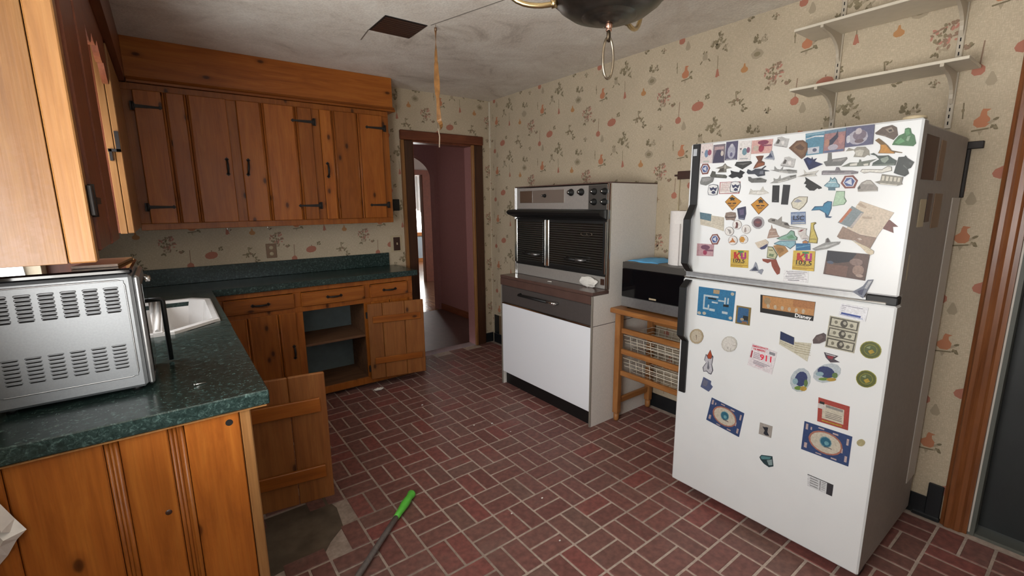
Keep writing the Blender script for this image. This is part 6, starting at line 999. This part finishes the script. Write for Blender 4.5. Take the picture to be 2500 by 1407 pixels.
('photo_magnet', 'tiny grey picture magnet with a black animal outline low on the fridge door',(.42,.38,.34), [(409,520),(460,522),(459,469),(408,467)], [((.03,.035,.05), [(420,506),(430,507),(438,510),(444,510),(442,490),(451,475),(436,472),(427,477),(431,492)])], []),
('mitten_magnet', 'teal mitten shaped magnet low on the fridge door',(.03,.07,.08), [(420,363),(427,376),(471,390),(479,347),(462,335),(441,341),(426,353)], [((.12,.3,.32), [(425,365),(430,374),(468,384),(461,371),(429,357)]),((.3,.4,.4), [(451,362),(471,376),(475,351),(461,344)])], []),
('label_magnet', 'white printed label magnet with a black end, lowest of the printed cards',(.66,.67,.68), [(607,377),(697,376),(697,327),(611,327)], [((.03,.03,.03), [(607,377),(697,376),(697,373),(607,374)]),((.05,.05,.06), [(676,373),(697,373),(697,327),(677,327)]),((.3,.3,.3), [(651,371),(655,371),(656,330),(653,330)]),((.3,.3,.3), [(617,367),(646,367),(646,363),(617,363)]),((.3,.3,.3), [(618,357),(646,357),(647,353),(618,353)]),((.3,.3,.3), [(618,347),(647,347),(647,343),(619,343)]),((.3,.3,.3), [(619,337),(647,337),(648,333),(619,333)]),((.35,.35,.35), [(658,369),(672,369),(673,366),(658,366)]),((.35,.35,.35), [(659,362),(673,361),(673,359),(659,359)]),((.35,.35,.35), [(659,354),(673,354),(673,352),(659,352)]),((.35,.35,.35), [(659,347),(673,347),(673,344),(659,344)]),((.35,.35,.35), [(659,339),(673,339),(673,337),(660,337)])], []),
('dot_magnet', 'small tan round dot magnet right of the navy eye card',(.52,.45,.24), [(775,587),(774,580),(771,574),(767,569),(761,567),(756,567),(752,571),(750,576),(751,582),(754,588),(759,593),(764,596),(769,595),(773,592)], [], [])]
# ------------------------------------------------------------------ magnets on the refrigerator doors (mm: right along the door, up)
levels = []
def tint(c): return tuple(x*(.52+.4*min(c)) for x in c)
for name, label, col, poly, det, txt in MAGNETS:
    us = [p[0] for p in poly]; vs_ = [p[1] for p in poly]; bb = (min(us), max(us), min(vs_), max(vs_))
    lv = 0
    for q, l2 in levels:
        if bb[0] < q[1] and bb[1] > q[0] and bb[2] < q[3] and bb[3] > q[2]: lv = max(lv, l2+1)
    levels.append((bb, lv))
    x1 = FX-.0002-.0008*lv; x0 = x1-(.0045 if name in ('sand_dollar', 'stone_magnet', 'patch_magnet') else .0018)
    cu, cv = sum(us)/len(us), sum(vs_)/len(vs_)
    b = nb(); mats = [flat(tint(col), .45, .16)]
    P = [(-2.69-u/1000, v/1000) for u, v in poly]
    fs = prism(b, P, 'x', x0, x1)
    bmesh.ops.triangulate(b, faces=[f for f in fs if len(f.verts) > 4])
    bmesh.ops.recalc_face_normals(b, faces=b.faces)
    for k, (c, pp) in enumerate(det):
        m = flat(tint(c), .45, .16)
        if m not in mats: mats.append(m)
        f = b.faces.new([b.verts.new((x0-.00006-.00003*k, -2.69-u/1000, v/1000)) for u, v in pp])
        f.normal_update()
        if f.normal.x > 0: f.normal_flip()
        f.material_index = mats.index(m)
    o = tag(obj(name, b, mats, loc=(x1, -2.69-cu/1000, cv/1000), nrm=False), label, 'magnet', 'magnets on the refrigerator doors')
    for s, c, (u, v), h in txt:
        me = text_mesh(s, h/1000)
        if s == '103.5': me.transform(Matrix.Diagonal((1.15, 1, 1, 1)))
        me.transform(Matrix(((0, 0, -1, 0), (-1, 0, 0, 0), (0, 1, 0, 0), (0, 0, 0, 1))))
        me.transform(Matrix.Translation(Vector((x0-.0012, -2.69-u/1000, v/1000))-o.location))
        me.materials.append(flat(c, .5))
        t = bpy.data.objects.new('lettering', me); COL.objects.link(t); t.parent = o
# magnets on the side of the refrigerator
ys = FY0+.006
for nm, x0, x1, z0, z1, mt, lab in (('photo_magnet', -.665, -.50, 1.52, 1.665, 'plate_dark', 'large dark photo on the refrigerator side near the top'), ('photo_magnet', -.46, -.39, 1.52, 1.66, 'plate_brown', 'narrow brown photo on the refrigerator side near the top'),
        ('photo_magnet', -.62, -.545, 1.36, 1.455, 'ivory', 'pale tag magnet on the refrigerator side, front one of the middle row'), ('photo_magnet', -.535, -.475, 1.375, 1.475, 'plate_dark', 'small dark tag magnet on the refrigerator side, middle row'), ('photo_magnet', -.44, -.33, 1.35, 1.475, 'plate_brown', 'brown card on the refrigerator side, rear one of the middle row'),
        ('clip_magnet', -.665, -.652, 1.18, 1.27, 'ivory', 'small pale hook magnet on the refrigerator side near the seam')):
    b = nb(); box(b, x0, x1, ys-.0025, ys-.0002, z0, z1, bev=.0006)
    tag(obj(nm, b, M[mt], loc=((x0+x1)/2, ys, z0)), lab, 'magnet')

# ------------------------------------------------------------------ wall shelves on slotted standards
SZ = (1.977, 2.238)
shf = 'white bracket shelves above the refrigerator'
for y in (-2.985, -3.415):
    b = nb(); box(b, -.0105, -.0006, y-.011, y+.011, 1.745, 2.43, bev=.002)
    o = obj('shelf_standard', b, M['bracket'], loc=(-.005, y, 1.745)); tag(o, 'slotted metal shelf standard, %s one above the refrigerator' % ('far' if y > -3.2 else 'near'), 'shelf standard', 'slotted shelf standards')
    b = nb()
    for k in range(24): box(b, -.0112, -.0104, y-.002, y+.002, 1.76+k*.027, 1.774+k*.027)
    obj('slots', b, M['dark_hole'], o)
for z, y0, y1, lab in ((SZ[0], -3.49, -2.872, 'white painted shelf on curved brackets, lower of the two over the refrigerator'), (SZ[1], -3.53, -2.868, 'white painted shelf on curved brackets, upper of the two over the refrigerator')):
    sh = root('wall_shelf', (-.1, (y0+y1)/2, z-.012), lab, 'shelf', shf)
    boxo('board', (-.232, -.016, y0, y1, z-.012, z), M['white_matt'], sh, bev=.0015)
    for y in (-2.985, -3.415):
        b = nb(); pts = [(-.2335, z-.0125), (-.2335, z-.024), (-.20, z-.030)]
        pts += [(-.20+.175*math.sin(t), z-.115+.085*math.cos(t)) for t in [PI/2*k/8 for k in range(1, 9)]] + [(-.012, z-.135), (-.0112, z-.0125)]
        prism(b, pts, 'y', y-.006, y+.006); bmesh.ops.triangulate(b, faces=[f for f in b.faces if len(f.verts) > 4])
        obj('bracket', b, M['bracket'], sh)
        if y1 > -2.869 and y > -3.2: pass

# ------------------------------------------------------------------ ceiling things
b = nb(); box(b, -1.620, -1.375, -1.418, -1.172, H-.004, H-.0005)
cv = tag(obj('ceiling_vent', b, M['iron'], loc=(-1.5, -1.295, H)), 'square dark vent opening in the stained ceiling', 'vent')
for k in range(9): boxo('slat', (-1.612, -1.383, -1.408+k*.0262, -1.394+k*.0262, H-.0075, H-.0042), M['plate_dark'], cv)
fp = root('flypaper', (-1.343, -1.452, 2.40), 'twisted amber flypaper strip hanging from the ceiling', 'flypaper')
b = nb(); tube(b, [(-1.343, -1.452, H-.0005), (-1.343, -1.452, 2.41)], .002, 6, ref=Vector((1, 0, 0))); obj('pin', b, M['string'], fp); b = nb(); tube(b, [(-1.350, -1.452, 1.885), (-1.342, -1.452, 1.84), (-1.346, -1.452, 1.78)], .0035, 6, ref=Vector((1, 0, 0))); obj('string', b, M['string'], fp)
b = nb(); prof = []
for k in range(41):
    t = k/40; z = 2.41-.535*t; w_ = .010+.004*math.sin(t*9)**2+(.004 if .3 < t < .65 else 0); a = .5+2.6*t+.6*math.sin(5*t)
    if t > .88: a += (t-.88)*14
    cx = -1.343-.004*math.sin(4*t)+(.010*math.sin((t-.9)*30) if t > .9 else 0)
    prof.append([b.verts.new((cx+s*w_*math.cos(a), -1.452+s*w_*math.sin(a), z)) for s in (-1, 1)])
for A, Bq in zip(prof[:-1], prof[1:]): b.faces.new((A[0], A[1], Bq[1], Bq[0]))
o = obj('strip', b, M['flypaper'], fp); o.modifiers.new('thickness', 'SOLIDIFY').thickness = .0012
b = nb(); lathe(b, [(.003, 0), (.008, .004), (.008, .018), (.003, .022)], (-1.343, -1.452, 2.405), 10); obj('cap', b, M['plate_brown'], fp)

LC = Vector((-1.437, -2.813, 0))
cl = root('ceiling_lamp', (LC.x, LC.y, 2.0), 'tarnished bronze ceiling lamp with brass arms and a hanging ring', 'lamp')
b = nb(); lathe(b, [(.012, 2.032), (.030, 2.034), (.034, 2.040), (.060, 2.042), (.085, 2.046), (.088, 2.052), (.092, 2.052), (.13, 2.063), (.165, 2.088), (.180, 2.108), (.188, 2.111), (.188, 2.118), (.172, 2.128), (.10, 2.14), (.03, 2.15)], (LC.x, LC.y, 0), 40); obj('bowl', b, M['bronze'], cl)
b = nb(); lathe(b, [(.012, 2.15), (.010, 2.43), (.05, 2.432), (.055, H-.0005)], (LC.x, LC.y, 0), 16); obj('stem', b, M['bronze'], cl)
b = nb(); lathe(b, [(.006, 2.006), (.009, 2.008), (.010, 2.012), (.008, 2.015), (.011, 2.019), (.0115, 2.028), (.010, 2.035)], (LC.x, LC.y, 0), 16); obj('finial', b, M['copper'], cl)
rv = Vector((r2.x, r2.y, 0)).normalized()
b = nb(); tube(b, [(LC.x+.011*math.cos(t)*.8, LC.y+.011*math.cos(t)*.6, 1.994+.014*math.sin(t)) for t in [2*PI*k/16 for k in range(16)]], .006, 8, closed=True, ref=Vector((.6, -.8, 0))); obj('loop', b, M['dark_bronze'], cl)
b = nb(); tube(b, [(LC.x+.0222*math.cos(t), LC.y-.0027*math.cos(t), 1.925+.064*math.sin(t)) for t in [2*PI*k/28 for k in range(28)]], .0042, 8, closed=True, ref=Vector((.12, .99, 0))); obj('pull_ring', b, M['pewter'], cl)
for ang in (142, 262, 22):
    a = math.radians(ang); dv = Vector((math.cos(a), math.sin(a), 0))
    b = nb(); tube(b, [LC+dv*r+Vector((0, 0, z)) for r, z in ((.170, 2.097), (.185, 2.093), (.20, 2.0905), (.22, 2.0885), (.24, 2.089), (.26, 2.091), (.28, 2.0955), (.30, 2.1035), (.32, 2.117), (.338, 2.137), (.35, 2.16), (.355, 2.19))], .0085, 10, ref=Vector((.1, .2, 1))); ar = obj('arm', b, M['brass'], cl)
    b = nb(); lathe(b, [(.012, 0), (.018, .01), (.034, .022), (.036, .03), (.014, .034), (.014, .10)], (*(LC+dv*.355).xy, 2.19), 16); obj('candle_cup', b, M['brass'], ar)
    b = nb(); tube(b, [LC+dv*.172+Vector((0, 0, 2.097)), LC+dv*.190+Vector((0, 0, 2.093))], .014, 10); obj('collar', b, M['brass'], ar)

# ------------------------------------------------------------------ plates on walls
op = root('outlet', (-2.051, -.001, 1.06), 'brown outlet plate on the papered wall above the backsplash', 'outlet')
boxo('plate', (-2.087, -2.015, -.006, -.0011, 1.058, 1.168), M['plate_brown'], op, bev=.002)
for z in (1.09, 1.137):
    b = nb(); lathe(b, [(.001, -.0078), (.014, -.0076), (.015, -.0062)], (-2.051, 0, z), 14, axis='y'); obj('socket', b, M['ivory'], op)
sp = root('light_switch', (-1.035, -.001, 1.05), 'dark brown light switch plate beside the kitchen doorway', 'switch')
boxo('surround', (-1.092, -.985, -.004, -.0011, 1.035, 1.18), M['ivory'], sp, bev=.001)
boxo('plate', (-1.066, -1.004, -.009, -.0042, 1.047, 1.165), M['plate_dark'], sp, bev=.002)
boxo('toggle', (-1.040, -1.030, -.020, -.0092, 1.098, 1.118), M['ivory'], sp, bev=.002)
b = nb(); box(b, -1.05, -.99, -.012, -.0011, 1.40, 1.50, bev=.004); tag(obj('wall_plate', b, M['iron'], loc=(-1.02, 0, 1.4)), 'dark blank plate on the wall between the wall cabinet and doorway', 'plate')
b = nb(); box(b, -.020, -.0011, -2.30, -2.152, 1.595, 1.645, bev=.002); box(b, -.016, -.0011, -2.152, -2.128, 1.615, 1.626, bev=.001)
tag(obj('wall_rack', b, M['plate_dark'], loc=(0, -2.2, 1.6)), 'dark brown rack on the wall between range and refrigerator', 'rack')
b = nb(); box(b, -.008, -.0011, -2.165, -2.158, 1.30, 1.594); tag(obj('conduit', b, M['ivory'], loc=(0, -2.16, 1.3)), 'thin pale strip running down the wall behind the paper towel', 'strip')
b = nb(); box(b, -.02, -.0011, -3.536, -3.478, 1.655, 1.684, bev=.002); box(b, -.016, -.0011, -3.50, -3.478, 1.46, 1.655, bev=.002)
tag(obj('wall_bracket', b, M['iron'], loc=(0, -3.51, 1.46)), 'black iron bracket on the wall between refrigerator and right doorway', 'bracket')

# ------------------------------------------------------------------ floor things
br = root('broom_handle', (-1.85, -1.95, 0), 'grey broom pole with a lime green grip lying on the brick floor', 'broom')
A, Bq = Vector((-1.842, -1.952, .022)), Vector((-2.36, -2.42, .022)); dv = (Bq-A).normalized()
b = nb(); tube(b, [A+dv*.165, A+dv*.3, Bq, Bq+dv*.5], .0125, 12); obj('pole', b, M['grey_pole'], br)
b = nb(); tube(b, [A, A+dv*.006, A+dv*.018, A+dv*.035, A+dv*.06, A+dv*.09, A+dv*.12, A+dv*.15, A+dv*.185], [.019, .021, .0195, .0165, .0195, .0205, .018, .0155, .0138], 16); obj('grip', b, M['green_grip'], br)
b = nb(); tube(b, [A-dv*.0012, A-dv*.0002], .0125, 14); obj('grip_hole', b, M['dark_hole'], br)
crumple('paper_scrap', -1.475, -.535, .0003, .042, .018, .009, M['tissue'], 'white torn paper scrap on the floor below the open cupboard door', 'scrap', 2)
deb = ((1.0, -1.325, -1.002), (1.0, -1.082, -1.555), (.7, -1.05, -1.72), (.8, -1.19, -1.50), (.7, -1.52, -2.36), (.8, -1.33, -2.36), (.7, -1.93, -2.55), (.7, -1.46, -2.63))
where = ('farthest back', 'in front of the range panel', 'in front of the range corner', 'beside the range kick plate', 'middle of the floor', 'right of the middle', 'nearest the broom grip', 'nearest the refrigerator')
for k, (s, x, y) in enumerate(deb):
    crumple('crumb', x, y, .0002, .007*s, .005*s, .003*s, M['tissue'], 'tiny white plaster crumb on the brick floor, '+where[k], 'crumb', 20+k)['group'] = 'plaster crumbs on the floor'
